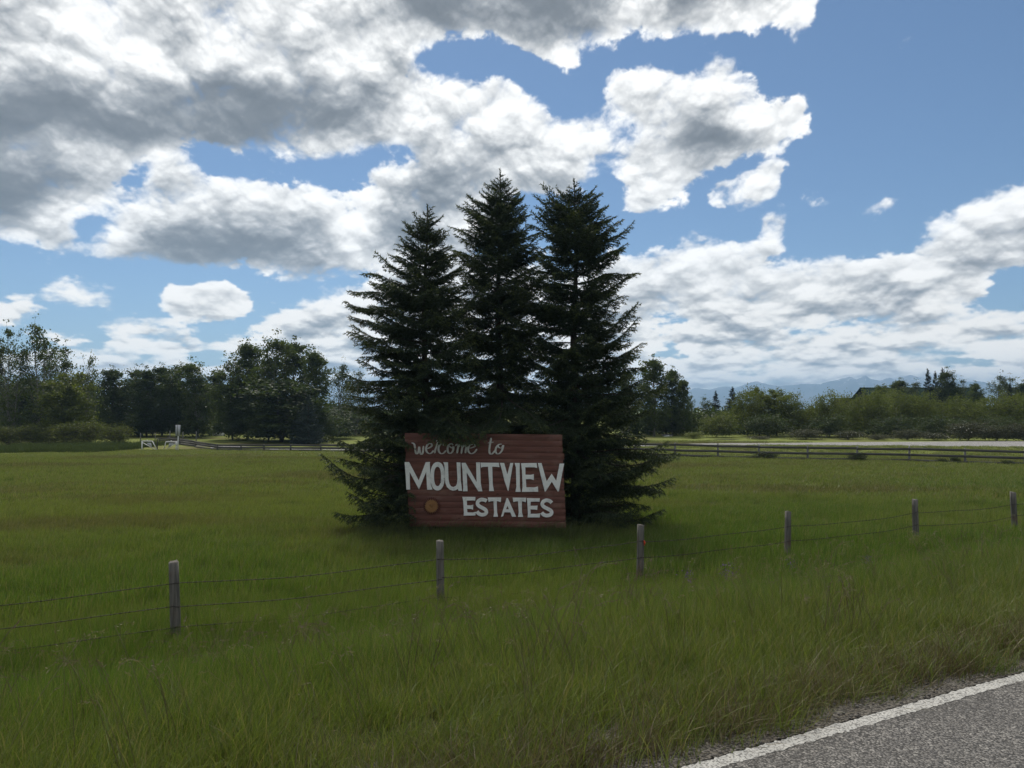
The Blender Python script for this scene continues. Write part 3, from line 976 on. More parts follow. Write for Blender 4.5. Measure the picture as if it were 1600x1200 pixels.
def spruce(seed, H, prof, tr, nl=0.085, nw=0.030, whorl=0.185, per=2, twig=0.095, ptsp=0.05, cut=None, extra=(), bare=0.35):
    """prof(h) -> (left, right, near, far) radius at height h.  Returns meshes (crown, trunk)"""
    r = np.random.RandomState(seed)
    tris = []; tip = []; tone = []
    wood = MB()
    zz = np.linspace(-0.25, H - 0.02, 22)
    wob = np.stack([0.05 * np.sin(zz * 0.9 + seed), 0.05 * np.cos(zz * 0.7 + seed), zz], -1)
    rad = tr * np.clip(1 - zz / H, 0.02, 1) ** 0.85 + 0.006
    rad[0] *= 1.35; rad[1] *= 1.12
    wood.tube(wob, rad, 12)
    jobs = []
    z = bare
    while z < H - 0.12:
        hr = z / H
        n = r.randint(5, 8) if hr < 0.9 else r.randint(3, 6)
        a0 = r.rand() * 6.28
        for k in range(n):
            a = a0 + 6.283 * (k + 0.55 * (r.rand() - 0.5)) / n
            le, ri, ne, fa = prof(z)
            ca, sa = math.cos(a), math.sin(a)
            R = abs(ca) * (ri if ca > 0 else le) + abs(sa) * (fa if sa > 0 else ne)
            R /= (abs(ca) + abs(sa))
            gp = math.sin(a * 2.0 + z * 2.6 + seed) + math.sin(a * 3.0 - z * 1.7 + seed * 2.3)
            if gp < -0.75 and 0.15 < hr < 0.93 and r.rand() < 0.72: continue
            L = R * ((0.58 + 0.50 * r.rand()) if hr < 0.75 else (0.72 + 0.30 * r.rand()))
            if gp > 0.9: L *= 1.07
            if r.rand() < 0.12 and hr < 0.75: L *= 1.15
            jobs.append((z + 0.40 * r.randn() * whorl, a, max(0.10, L), hr))
        z += whorl * (0.75 + 0.5 * r.rand()) * (1.0 if hr < 0.8 else 0.72)
    for e in extra:
        jobs.append(e)
    for job in jobs:
        z, a, L, hr = job[:4]
        n = max(4, int(L / 0.16))
        t = np.linspace(0, 1, n + 1)
        if hr > 0.86: ka, kb = 0.62, 0.10
        elif hr > 0.6: ka, kb = 0.20 + 1.1 * (hr - 0.6), 0.10
        elif hr > 0.3: ka, kb = -0.06 + 0.6 * (hr - 0.3), 0.18
        else: ka, kb = -0.30 + 0.2 * r.rand(), 0.26
        ka += (0.20 if hr < 0.7 else 0.11) * r.randn()
        dirh = np.array([math.cos(a), math.sin(a), 0.0]); lat = np.array([-math.sin(a), math.cos(a), 0])
        bend = 0.16 * r.randn()
        if len(job) > 4: ka, kb = job[4:6]
        wv = 0.05 * L * np.sin(t * (5 + 4 * r.rand()) + r.rand() * 6) * t
        B = dirh * (L * t)[:, None] + lat * (bend * L * t * t)[:, None] + np.array([0, 0, 1.0]) * (z + L * (ka * t + kb * t * t) + wv)[:, None]
        B[:, :2] += np.array([0.05 * math.sin(z * 0.9 + seed), 0.05 * math.cos(z * 0.7 + seed)])
        if cut is not None and cut(B[int(n * 0.7):].mean(0)):
            L2 = int(n * 0.45)
        wood.tube(B, np.linspace(0.008 + 0.009 * L, 0.004, n + 1), 4, False)
        Ts = norm(np.gradient(B, axis=0))
        cum = np.concatenate([[0], np.cumsum(np.linalg.norm(np.diff(B, axis=0), axis=1))]); Lt = cum[-1]
        s = np.arange(max(0.10 * Lt, 0.05), Lt, twig * 0.55)
        s = s + r.randn(len(s)) * 0.012
        s = np.clip(s, 0, Lt * 0.995)
        bp = np.stack([np.interp(s, cum, B[:, k]) for k in range(3)], -1)
        bt = norm(np.stack([np.interp(s, cum, Ts[:, k]) for k in range(3)], -1))
        m = len(s)
        # main axis needles near the outer half
        sm = np.arange(0.35 * Lt, Lt, ptsp)
        pm = np.stack([np.interp(sm, cum, B[:, k]) for k in range(3)], -1)
        tm = norm(np.stack([np.interp(sm, cum, Ts[:, k]) for k in range(3)], -1))
        tr_ = needle_tris(r, pm, tm, nl, nw, per + 1); tris.append(tr_)
        tip.append(np.repeat((sm / Lt) ** 3, (per + 1))); tone.append(r.rand(len(tr_)))
        # branchlets, alternate sides
        sg = np.where(np.arange(m) % 2 == 0, 1.0, -1.0)[:, None]
        la = np.cross(np.array([[0, 0, 1.0]]), bt); la = norm(la)
        an = np.radians(48 + 14 * r.rand(m))[:, None]
        bd = norm(bt * np.cos(an) + la * sg * np.sin(an) + np.array([0, 0, 1.0]) * (-0.16 - 0.30 * (1 - hr) * r.rand(m)[:, None] + (0.35 if hr > 0.86 else 0.0)))
        bl = np.minimum(0.60, 0.40 * (Lt - s) + (0.19 if hr < 0.72 else 0.11)) * (0.65 + 0.5 * r.rand(m))
        if hr > 0.9: bl *= 0.75
        for lvl in (0, 1):
            npt = np.maximum(2, (bl / ptsp).astype(int))
            idx = np.repeat(np.arange(len(bl)), npt)
            off = np.concatenate([[0], np.cumsum(npt)[:-1]])
            u = (np.arange(len(idx)) - off[idx] + 0.6) / npt[idx]
            d = bd[idx].copy()
            pp = bp[idx] + d * (bl[idx] * u)[:, None]
            pp[:, 2] -= 0.22 * bl[idx] * u * u * (1 - hr)
            tr_ = needle_tris(r, pp, d, nl * (0.9 if lvl else 1.0), nw, per); tris.append(tr_)
            tip.append(np.repeat(np.clip(u * 0.6 + 0.4 * (s[idx] / Lt if lvl == 0 else sb[idx]), 0, 1) ** 2, per)); tone.append(np.repeat(r.rand(len(bl))[idx], per))
            if lvl == 0:
                big = np.where(bl > 0.17)[0]
                if len(big) == 0: break
                q = np.maximum(1, (bl[big] / twig).astype(int))
                ii = np.repeat(big, q)
                uu = r.rand(len(ii)) * 0.85 + 0.08
                bp2 = bp[ii] + bd[ii] * (bl[ii] * uu)[:, None]
                bp2[:, 2] -= 0.22 * bl[ii] * uu * uu * (1 - hr)
                A_, B_ = frames(bd[ii])
                sd = np.where(r.rand(len(ii)) < 0.5, 1.0, -1.0)[:, None]
                d2 = norm(bd[ii] * 0.75 + A_ * sd * 0.75 + B_ * 0.25 * r.randn(len(ii), 1) + np.array([0, 0, -0.22 - 0.25 * (1 - hr)]))
                l2 = (0.45 * (1 - uu) * bl[ii] + 0.06) * (0.7 + 0.5 * r.rand(len(ii)))
                sb = np.clip(s[ii] / Lt, 0, 1)
                bp, bd, bl = bp2, d2, l2
    # leader
    zl = np.arange(H - 0.5, H + 0.16, ptsp * 0.6)
    P = np.stack([np.zeros_like(zl), np.zeros_like(zl), zl], -1)
    P[:, :2] += np.stack([0.05 * np.sin(zl * 0.9 + seed), 0.05 * np.cos(zl * 0.7 + seed)], -1)
    tr_ = needle_tris(r, P, np.tile([[0, 0, 1.0]], (len(P), 1)), nl, nw, 4); tris.append(tr_); tip.append(np.ones(len(tr_)) * 0.4); tone.append(np.ones(len(tr_)))
    T = np.concatenate(tris); tp = np.concatenate(tip); tn = np.concatenate(tone)
    if cut is not None:
        k = ~cut(T[:, 2]) & ~cut(T[:, 0])
        T, tp, tn = T[k], tp[k], tn[k]
    n = len(T)
    crown = mesh('crown', T.reshape(-1, 3), np.arange(n * 3).reshape(-1, 3), None, False, dict(tip=np.repeat(tp, 3), tone=np.repeat(tn, 3)))
    trunk = mesh('trunk', np.concatenate(wood.V), [np.concatenate(v) for v in wood.F.values()], None, True)
    return crown, trunk


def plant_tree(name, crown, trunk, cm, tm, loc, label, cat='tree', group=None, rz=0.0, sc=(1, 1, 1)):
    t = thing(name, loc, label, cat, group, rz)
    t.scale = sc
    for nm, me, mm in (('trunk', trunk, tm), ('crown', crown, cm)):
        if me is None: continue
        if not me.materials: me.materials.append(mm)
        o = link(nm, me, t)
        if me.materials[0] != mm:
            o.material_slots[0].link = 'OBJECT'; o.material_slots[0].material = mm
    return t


# ------------------------------------------------------------------ the welcome sign
SY = 23.3
SG = Vector((at(759, 760, SY).x, SY, float(zt(at(759, 760, SY).x, SY))))


def sp(px, py):
    v = at(px, py, SY)
    return v.x - SG.x, v.z - SG.z


sign = thing('welcome_sign', SG, 'dark red plank sign with big white cut-out letters under the spruces', 'sign')
rs = np.random.RandomState(4)
NB = 15


def prism(mb, quad, y0, y1, ch=0.0006):
    """quad: four (x, z) corners ccw seen from -Y; front face y0 (nearer the camera) with a small chamfer"""
    q = np.array(quad, float); c = q.mean(0)
    dirs = np.sign(q - c) * ch
    V = np.concatenate([np.insert(q - dirs, 1, y0, 1), np.insert(q, 1, y0 + ch, 1), np.insert(q, 1, y1, 1)])
    F = [[0, 1, 2, 3], [11, 10, 9, 8]]
    for a in (0, 4):
        for k in range(4):
            l = (k + 1) % 4
            F.append([a + k, a + 4 + k, a + 4 + l, a + l])
    mb.add(V, F)


for i in range(NB):
    yt = 679.2 + 9.73 * i; yb = yt + 9.73 - 0.18
    ym = (yt + yb) / 2
    xl = 632 + (ym - 684) * 7.5 / 136 + rs.uniform(-0.6, 0.6); xr = 878.2 + (ym - 682) * 6.2 / 140 + rs.uniform(-0.7, 0.7)
    if i in (3,): xr += 1.2
    sl = 0.0097 + rs.uniform(-0.0008, 0.0008)
    quad = [sp(xl, yb - sl * (884 - xl)), sp(xr, yb - sl * (884 - xr)), sp(xr, yt - sl * (884 - xr)), sp(xl, yt - sl * (884 - xl))]
    mb = MB(); j = rs.uniform(-0.0005, 0.0005)
    prism(mb, quad, -0.02 + j, 0.02 + j)
    mb.build('board', M['boards'], sign)

for px in (672, 760, 852):
    x, z = sp(px, 690)
    MB().box((x, 0.11, (z - 0.5) / 2), (0.15, 0.15, z + 0.5 - 0.02)).build('support_post', M['dbark'], sign)


def cutout(name, outlines, mat_, thick=0.03, front=-0.062, parent=None):
    cu = bpy.data.curves.new('outline', 'CURVE'); cu.dimensions = '2D'; cu.fill_mode = 'BOTH'
    cu.extrude = thick / 2 - 0.003; cu.bevel_depth = 0.003; cu.bevel_resolution = 0; cu.offset = -0.003
    for pts in outlines:
        s_ = cu.splines.new('POLY'); s_.points.add(len(pts) - 1)
        for p_, q in zip(s_.points, pts): p_.co = (q[0], q[1], 0, 1)
        s_.use_cyclic_u = True
    ob = bpy.data.objects.new('outline', cu)
    me = bpy.data.meshes.new_from_object(ob)
    bpy.data.objects.remove(ob); bpy.data.curves.remove(cu)
    me.name = name
    V = np.zeros(len(me.vertices) * 3, np.float32); me.vertices.foreach_get('co', V); V = V.reshape(-1, 3)
    W_ = np.stack([V[:, 0], front + thick / 2 - V[:, 2], V[:, 1]], -1)
    me.vertices.foreach_set('co', W_.ravel()); me.update()
    me.materials.clear(); me.materials.append(mat_)
    return link(name, me, parent)


def spl(pts, n=8, closed=False):
    P = np.array(pts, float); out = []
    m = len(P)
    for i in range(m if closed else m - 1):
        g = (lambda k: P[k % m]) if closed else (lambda k: P[min(max(k, 0), m - 1)])
        a, b, c, d = g(i - 1), g(i), g(i + 1), g(i + 2)
        for k in range(n):
            t = k / n
            out.append(0.5 * ((2 * b) + (-a + c) * t + (2 * a - 5 * b + 4 * c - d) * t * t + (-a + 3 * b - 3 * c + d) * t ** 3))
    if not closed: out.append(P[-1])
    return np.array(out)


def ribbon(pts, w, n=7):
    C = spl(pts, n); T = np.gradient(C, axis=0); T /= np.linalg.norm(T, axis=1, keepdims=True)
    Nn = np.stack([-T[:, 1], T[:, 0]], -1) * w / 2
    return np.concatenate([C + Nn, (C - Nn)[::-1]])


def ell(cx, cy, rx, ry, n=28, pw=2.3):
    a = np.arange(n) * 2 * math.pi / n
    c, s = np.cos(a), np.sin(a)
    return np.stack([cx + rx * np.sign(c) * np.abs(c) ** (2 / pw), cy + ry * np.sign(s) * np.abs(s) ** (2 / pw)], -1)


LET = [
    [[(632.5, 721.8), (639.5, 721.8), (654.5, 750.5), (665.5, 722), (672.2, 721.6), (671.8, 724.5), (673.5, 757), (676, 764.8), (667.7, 765), (666.2, 737), (655, 764.5), (640.3, 737), (641.3, 764.7), (635.3, 764.8), (634.3, 742)]],
    [ell(683.9, 743.9, 11.2, 22.2), ell(683.9, 744.2, 5.5, 15.2)],
    [[(693, 722), (700.2, 722.3), (701, 748), (702.6, 756), (705, 759.5), (708.4, 760.8), (712, 759.3), (714.3, 755.5), (715, 748), (713.6, 722.3), (719.6, 722.4), (720.2, 750), (722.2, 766.8), (716.8, 766.5), (715.4, 763.6), (712, 765.8), (708, 766.4), (703, 765), (698.5, 760.5), (696, 754), (695.4, 745), (694.6, 727)]],
    [[(721.3, 723), (727.5, 723), (744.8, 753), (744, 722.3), (750, 722.3), (751.3, 755), (753.8, 767.3), (747.5, 767.4), (729.3, 738), (730.8, 767.3), (723.4, 767.4), (724, 762), (722.8, 735)]],
    [[(750.9, 722.7), (779.5, 723), (780.5, 729.8), (775, 729.2), (769.2, 729), (770, 757), (772, 767), (764.2, 767), (764.5, 757), (762.6, 729), (754, 729.5), (751.6, 730.8)]],
    [[(781, 723), (787.8, 723.2), (792.7, 741), (797.3, 723.2), (802, 723.2), (800.6, 730), (794.6, 766.8), (793.5, 766.8), (788, 750), (784.2, 734)]],
    [[(804, 723.2), (812, 723.3), (812, 730), (812.3, 760), (813.6, 768.2), (805.3, 768.3), (806.8, 760), (806, 730)]],
    [[(814, 723.5), (838.5, 723.2), (839.3, 731.2), (835, 730), (820.7, 730), (821, 741.5), (829, 741.8), (834, 740.6), (834, 750), (829, 748.3), (821.5, 748.5), (822.3, 761), (835, 761.3), (840.5, 759.8), (841, 768), (815.2, 768.3), (816.5, 760), (815.5, 735)]],
    [[(840.2, 723.3), (846, 723.3), (854, 751.5), (862, 740), (869, 751), (874.2, 724.2), (881.5, 724), (880, 730), (873.2, 767), (871.5, 768), (862, 752.5), (852.6, 767.5), (851, 767.8), (846, 748)]],
    [[(722.5, 776), (743, 776.3), (742.5, 782), (739, 781.6), (729.5, 781.7), (729.8, 789.3), (736, 789.3), (739.5, 788.2), (739.3, 796), (736, 794.8), (730, 794.8), (730.5, 800.3), (739, 800.5), (743.6, 799.3), (743.1, 805), (724.5, 805.3), (725, 800), (723.8, 782)]],
    [ribbon([(760.5, 782.6), (757, 780.8), (751.5, 780.4), (747.2, 783), (746.3, 787), (748.8, 790.5), (754, 793.3), (758.6, 796.3), (760, 800), (757.8, 803), (752.5, 803.9), (748, 802), (745.3, 798.8)], 5.6)],
    [[(762.3, 777), (783, 777), (782.5, 784.5), (779, 783), (776.3, 782.6), (776.8, 800), (778.3, 807), (771, 807), (772, 800), (771, 782.6), (767, 783), (763.5, 784.3)]],
    [[(791.5, 778), (793.5, 778), (806.5, 807), (800, 807), (797.3, 800.2), (788.2, 800), (786.2, 806.5), (782.8, 807)], [(792.9, 790), (795.2, 795.4), (790.8, 795.3)]],
    [[(801, 777.3), (822, 777.5), (821.5, 784.5), (817.5, 783.2), (815.3, 783), (815.5, 800), (817.5, 807.2), (809.3, 807.3), (810.5, 800), (809.3, 783), (806, 783.2), (802, 784.3)]],
    [[(823, 778), (843.3, 778.3), (843, 784), (839.5, 783.5), (829.3, 783.5), (828.8, 790), (836, 790), (839.8, 789.7), (839.3, 796.5), (836, 795.8), (828.8, 795.5), (829, 802.5), (838, 802.5), (844, 801.8), (843.3, 808), (824.3, 808), (824.8, 802), (823.8, 784)]],
    [ribbon([(862, 785.4), (858.8, 782.6), (853.5, 781.4), (848.6, 783.6), (847.2, 787.8), (849.6, 791.4), (855, 794.4), (860.3, 797.4), (861.8, 801), (859.2, 804.2), (853.6, 805.2), (849, 803.6), (846.4, 800.6)], 5.6)],
]
for k, outl in enumerate(LET):
    cutout('letter', [[sp(*q) for q in o] for o in outl], M['letter'], 0.03, -0.063 - 0.0015 * (k % 3), sign)

SCRIPT = [
    [[(643.2, 692), (646, 692.8), (647.8, 695), (649, 702), (650, 707.5), (651.8, 709), (653.8, 706), (655.2, 698.5), (656, 704), (657.5, 709), (659.3, 709.6), (661, 706.5), (662, 696.5)]],
    [[(665.4, 701.4), (670.5, 699.8), (674.8, 696.8), (674.2, 693.8), (671, 693), (667.8, 695.5), (666, 700.5), (667.2, 706), (671, 708.8), (675, 707.2), (677.6, 703.6)]],
    [[(682, 688), (684.2, 690.5), (683.4, 695), (680.6, 702), (679.2, 708.2)]],
    [[(693.6, 696.2), (691.8, 693.7), (688.2, 694.4), (685.5, 699), (685.8, 705), (689, 708.6), (693, 708), (697.2, 703.4)]],
    [[(708.2, 695.5), (705.2, 693.2), (701.2, 695.6), (699.4, 701), (700.6, 706.8), (704, 708.3), (707.6, 704.6), (708.8, 698), (706.4, 699.8), (702, 697)]],
    [[(711.4, 696.6), (714, 694.2), (716.2, 694.8), (715.6, 700), (714.2, 708.2)], [(716, 699), (719.6, 694.3), (722.2, 695.4), (722.2, 700), (720.8, 709)], [(723.4, 699), (726.4, 694.4), (728.4, 697), (728, 702), (727.2, 708)]],
    [[(731.2, 700.2), (737, 699.6), (742.2, 697), (740, 694.4), (735, 695.2), (731.6, 700), (732.4, 706), (736.6, 708.8), (741.6, 706.4), (745.4, 701.4)]],
    [[(767.6, 684), (766, 692), (764.6, 703), (765.4, 708.6), (768, 709.4), (771, 707.2), (773, 704)], [(762, 692.2), (771.5, 690.6)]],
    [[(784.4, 693.8), (779.6, 694.6), (775.4, 699), (774.2, 705), (776.6, 709), (780.8, 708.2), (784.6, 703), (786.4, 696), (783.6, 700), (779.2, 698.8), (777.4, 696)]],
]


def script_letter(strokes, k):
    mb = MB()
    for si, st in enumerate(strokes):
        C = spl(st, 7); T = np.gradient(C, axis=0); T /= np.linalg.norm(T, axis=1, keepdims=True) + 1e-9
        n = len(C)
        w = 0.75 + 1.35 * np.abs(T[:, 1]) ** 1.2
        w *= np.clip(np.minimum(np.arange(n) + 1.5, n - np.arange(n) + 0.5) / 4.0, 0.35, 1.0)
        w *= 0.020 * 0.78
        P = np.array([sp(*c) for c in C]); Tn = np.stack([T[:, 0], -T[:, 1]], -1); Nn = np.stack([-Tn[:, 1], Tn[:, 0]], -1)
        y0 = -0.036 - 0.0025 * si - np.linspace(0, 0.006, n)
        V = []
        for wd, dy in ((-1, 0.010), (-0.75, -0.008), (0.75, -0.008), (1, 0.010)):
            q = P + Nn * (w * wd)[:, None]
            V.append(np.stack([q[:, 0], y0 + dy, q[:, 1]], -1))
        V = np.stack(V, 1).reshape(-1, 3)
        i = np.arange(n - 1)[:, None] * 4; j = np.arange(4)[None]; l = (j + 1) % 4
        F = np.stack([i + j, i + l, i + 4 + l, i + 4 + j], -1).reshape(-1, 4)
        mb.add(V, [F, np.array([[0, 1, 2, 3], [4 * n - 1, 4 * n - 2, 4 * n - 3, 4 * n - 4]])])
    mb.build('letter', M['script'], sign)


for k, st in enumerate(SCRIPT): script_letter(st, k)

# carved sun: dark toothed rim as painted shadow halo, ochre toothed disc, face relief
def toothed(cx, cy, r0, r1, n, w0=0.5):
    P = []
    for k in range(n):
        a = 2 * math.pi * k / n
        P.append((cx + r0 * math.cos(a), cy + r0 * math.sin(a)))
        a += math.pi / n * (1 + w0 * 0.4)
        P.append((cx + r1 * math.cos(a), cy + r1 * math.sin(a)))
    return P


scx, scz = sp(674.5, 790)
emb = cutout('sun_ornament', [toothed(scx, scz, 0.225, 0.285, 26)], M['haloshade'], 0.026, -0.052, sign)
fdisc = cutout('sun_disc', [toothed(scx, scz - 0.008, 0.170, 0.225, 24)], M['sunface'], 0.024, -0.080, emb)
fm = MB()
fm.tube([(scx, -0.084, scz + 0.06), (scx + 0.004, -0.094, scz + 0.0), (scx, -0.088, scz - 0.03)], [0.010, 0.016, 0.012], 6)
a_ = np.linspace(math.radians(205), math.radians(335), 9)
fm.tube(np.stack([scx + 0.085 * np.cos(a_), np.full(9, -0.084), scz + 0.0 + 0.085 * np.sin(a_)], -1), 0.009, 5)
for sx_ in (-1, 1):
    fm.tube([(scx + sx_ * 0.03, -0.084, scz + 0.052), (scx + sx_ * 0.055, -0.088, scz + 0.064), (scx + sx_ * 0.085, -0.084, scz + 0.054)], 0.008, 5)
    fm.tube([(scx + sx_ * 0.04, -0.084, scz + 0.03), (scx + sx_ * 0.058, -0.086, scz + 0.034), (scx + sx_ * 0.075, -0.084, scz + 0.03)], 0.009, 5)
fm.build('face', M['sunface'], emb)


# ------------------------------------------------------------------ the three big spruces
def profile(H, z_of, rows, scale, near, far):
    """rows: (photo y, left px, right px) -> radius function of height above ground"""
    hs = np.array([z_of(y) for y, _, _ in rows]); o = np.argsort(hs)
    L = np.array([r[1] for r in rows])[o] * scale; R = np.array([r[2] for r in rows])[o] * scale; hs = hs[o]

    def f(h):
        l, r = float(np.interp(h, hs, L)), float(np.interp(h, hs, R))
        m = (l + r) / 2
        return l, r, m * near, m * far
    return f


def big_spruce(seed, px, ytop, depth, tr, rows, near, far, label, cutbox, extra=(), bare=0.35):
    x = at(px, 700, depth).x
    g = float(zt(x, depth))
    H = at(px, ytop, depth).z - g
    sc = depth / FPX
    f = profile(H, lambda y: at(px, y, depth).z - g, rows, sc, near, far)
    base = np.array([x, depth, g])

    def cut(P):
        Q = np.atleast_2d(P) + base
        res = np.zeros(len(Q), bool)
        for (x0, x1, z0, z1) in cutbox:
            res |= (Q[:, 0] > x0) & (Q[:, 0] < x1) & (Q[:, 2] > z0) & (Q[:, 2] < z1) & (Q[:, 1] < SY + 0.06)
        res |= Q[:, 2] < g + 0.12
        # nothing grows through the boards
        res |= (Q[:, 0] > at(634, 700, SY).x) & (Q[:, 0] < at(884, 700, SY).x) & (np.abs(Q[:, 1] - SY) < 0.10) & (Q[:, 2] < at(759, 684, SY).z)
        return res if np.ndim(P) > 1 else bool(res[0])
    ex = [(at(px, e[0], depth).z - g, *e[1:]) for e in extra]
    c, t = spruce(seed, H, f, tr, cut=cut, extra=ex, bare=bare)
    return plant_tree('spruce_tree', c, t, M['spruce'], M['bark'], (x, depth, g), label, 'spruce tree', 'three big spruces around the welcome sign')


def bx_(px0, px1, py0, py1):
    a, b = at(px0, py1, SY), at(px1, py0, SY)
    return (a.x, b.x, a.z, b.z)


BIG = [bx_(652, 762, 700, 1000), bx_(762, 1000, 676, 1000), bx_(600, 662, 706, 768)]
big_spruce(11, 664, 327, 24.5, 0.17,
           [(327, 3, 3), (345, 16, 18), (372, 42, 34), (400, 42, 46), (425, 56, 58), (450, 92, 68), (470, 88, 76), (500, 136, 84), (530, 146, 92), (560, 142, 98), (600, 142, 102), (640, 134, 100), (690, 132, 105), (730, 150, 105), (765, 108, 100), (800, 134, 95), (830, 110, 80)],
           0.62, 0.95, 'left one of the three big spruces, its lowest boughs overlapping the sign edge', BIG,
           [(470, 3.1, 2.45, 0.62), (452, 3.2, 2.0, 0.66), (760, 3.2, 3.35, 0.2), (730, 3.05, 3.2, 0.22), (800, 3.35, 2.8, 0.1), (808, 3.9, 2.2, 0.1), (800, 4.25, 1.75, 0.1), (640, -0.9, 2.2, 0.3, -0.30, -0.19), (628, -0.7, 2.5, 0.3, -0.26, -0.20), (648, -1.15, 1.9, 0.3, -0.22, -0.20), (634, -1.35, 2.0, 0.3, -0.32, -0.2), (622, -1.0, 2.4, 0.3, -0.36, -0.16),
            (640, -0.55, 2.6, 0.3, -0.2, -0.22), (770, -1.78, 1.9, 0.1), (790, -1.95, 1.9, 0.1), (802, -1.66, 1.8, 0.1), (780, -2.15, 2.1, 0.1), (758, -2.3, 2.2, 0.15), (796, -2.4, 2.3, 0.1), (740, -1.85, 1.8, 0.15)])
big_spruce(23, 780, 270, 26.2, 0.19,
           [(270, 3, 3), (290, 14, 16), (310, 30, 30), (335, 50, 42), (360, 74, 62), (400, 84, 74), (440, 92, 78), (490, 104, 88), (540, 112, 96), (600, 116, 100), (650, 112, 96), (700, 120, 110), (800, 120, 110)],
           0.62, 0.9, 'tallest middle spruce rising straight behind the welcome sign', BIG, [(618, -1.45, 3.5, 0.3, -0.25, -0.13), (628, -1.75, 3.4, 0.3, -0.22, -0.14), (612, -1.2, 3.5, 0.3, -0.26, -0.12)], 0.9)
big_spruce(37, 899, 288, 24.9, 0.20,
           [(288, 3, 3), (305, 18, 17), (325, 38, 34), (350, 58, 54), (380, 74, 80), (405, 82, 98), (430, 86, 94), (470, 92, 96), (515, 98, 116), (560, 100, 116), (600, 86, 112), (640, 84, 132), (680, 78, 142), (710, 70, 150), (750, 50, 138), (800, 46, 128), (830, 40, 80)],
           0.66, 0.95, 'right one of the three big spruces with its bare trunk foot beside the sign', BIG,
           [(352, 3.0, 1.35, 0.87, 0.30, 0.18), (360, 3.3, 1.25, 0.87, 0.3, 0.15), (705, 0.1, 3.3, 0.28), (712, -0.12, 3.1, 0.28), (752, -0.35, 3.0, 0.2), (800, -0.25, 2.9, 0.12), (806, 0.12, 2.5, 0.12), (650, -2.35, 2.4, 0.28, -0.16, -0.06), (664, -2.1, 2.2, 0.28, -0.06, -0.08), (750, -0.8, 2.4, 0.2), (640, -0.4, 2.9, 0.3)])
# ------------------------------------------------------------------ broadleaf trees and bushes
def leaf_quads(r, P, size, up=0.25):
    n = len(P)
    nrm = norm(r.randn(n, 3) + np.array([0, 0, up]))
    A, B = frames(nrm)
    t = r.rand(n, 1) * 6.283
    U = np.cos(t) * A + np.sin(t) * B; Vv = np.cross(nrm, U)
    s = size * (0.6 + 0.8 * r.rand(n, 1))
    # kite shaped leaf
    return np.stack([P - U * s * 0.55, P + Vv * s * 0.36, P + U * s * 0.55, P - Vv * s * 0.36], 1)


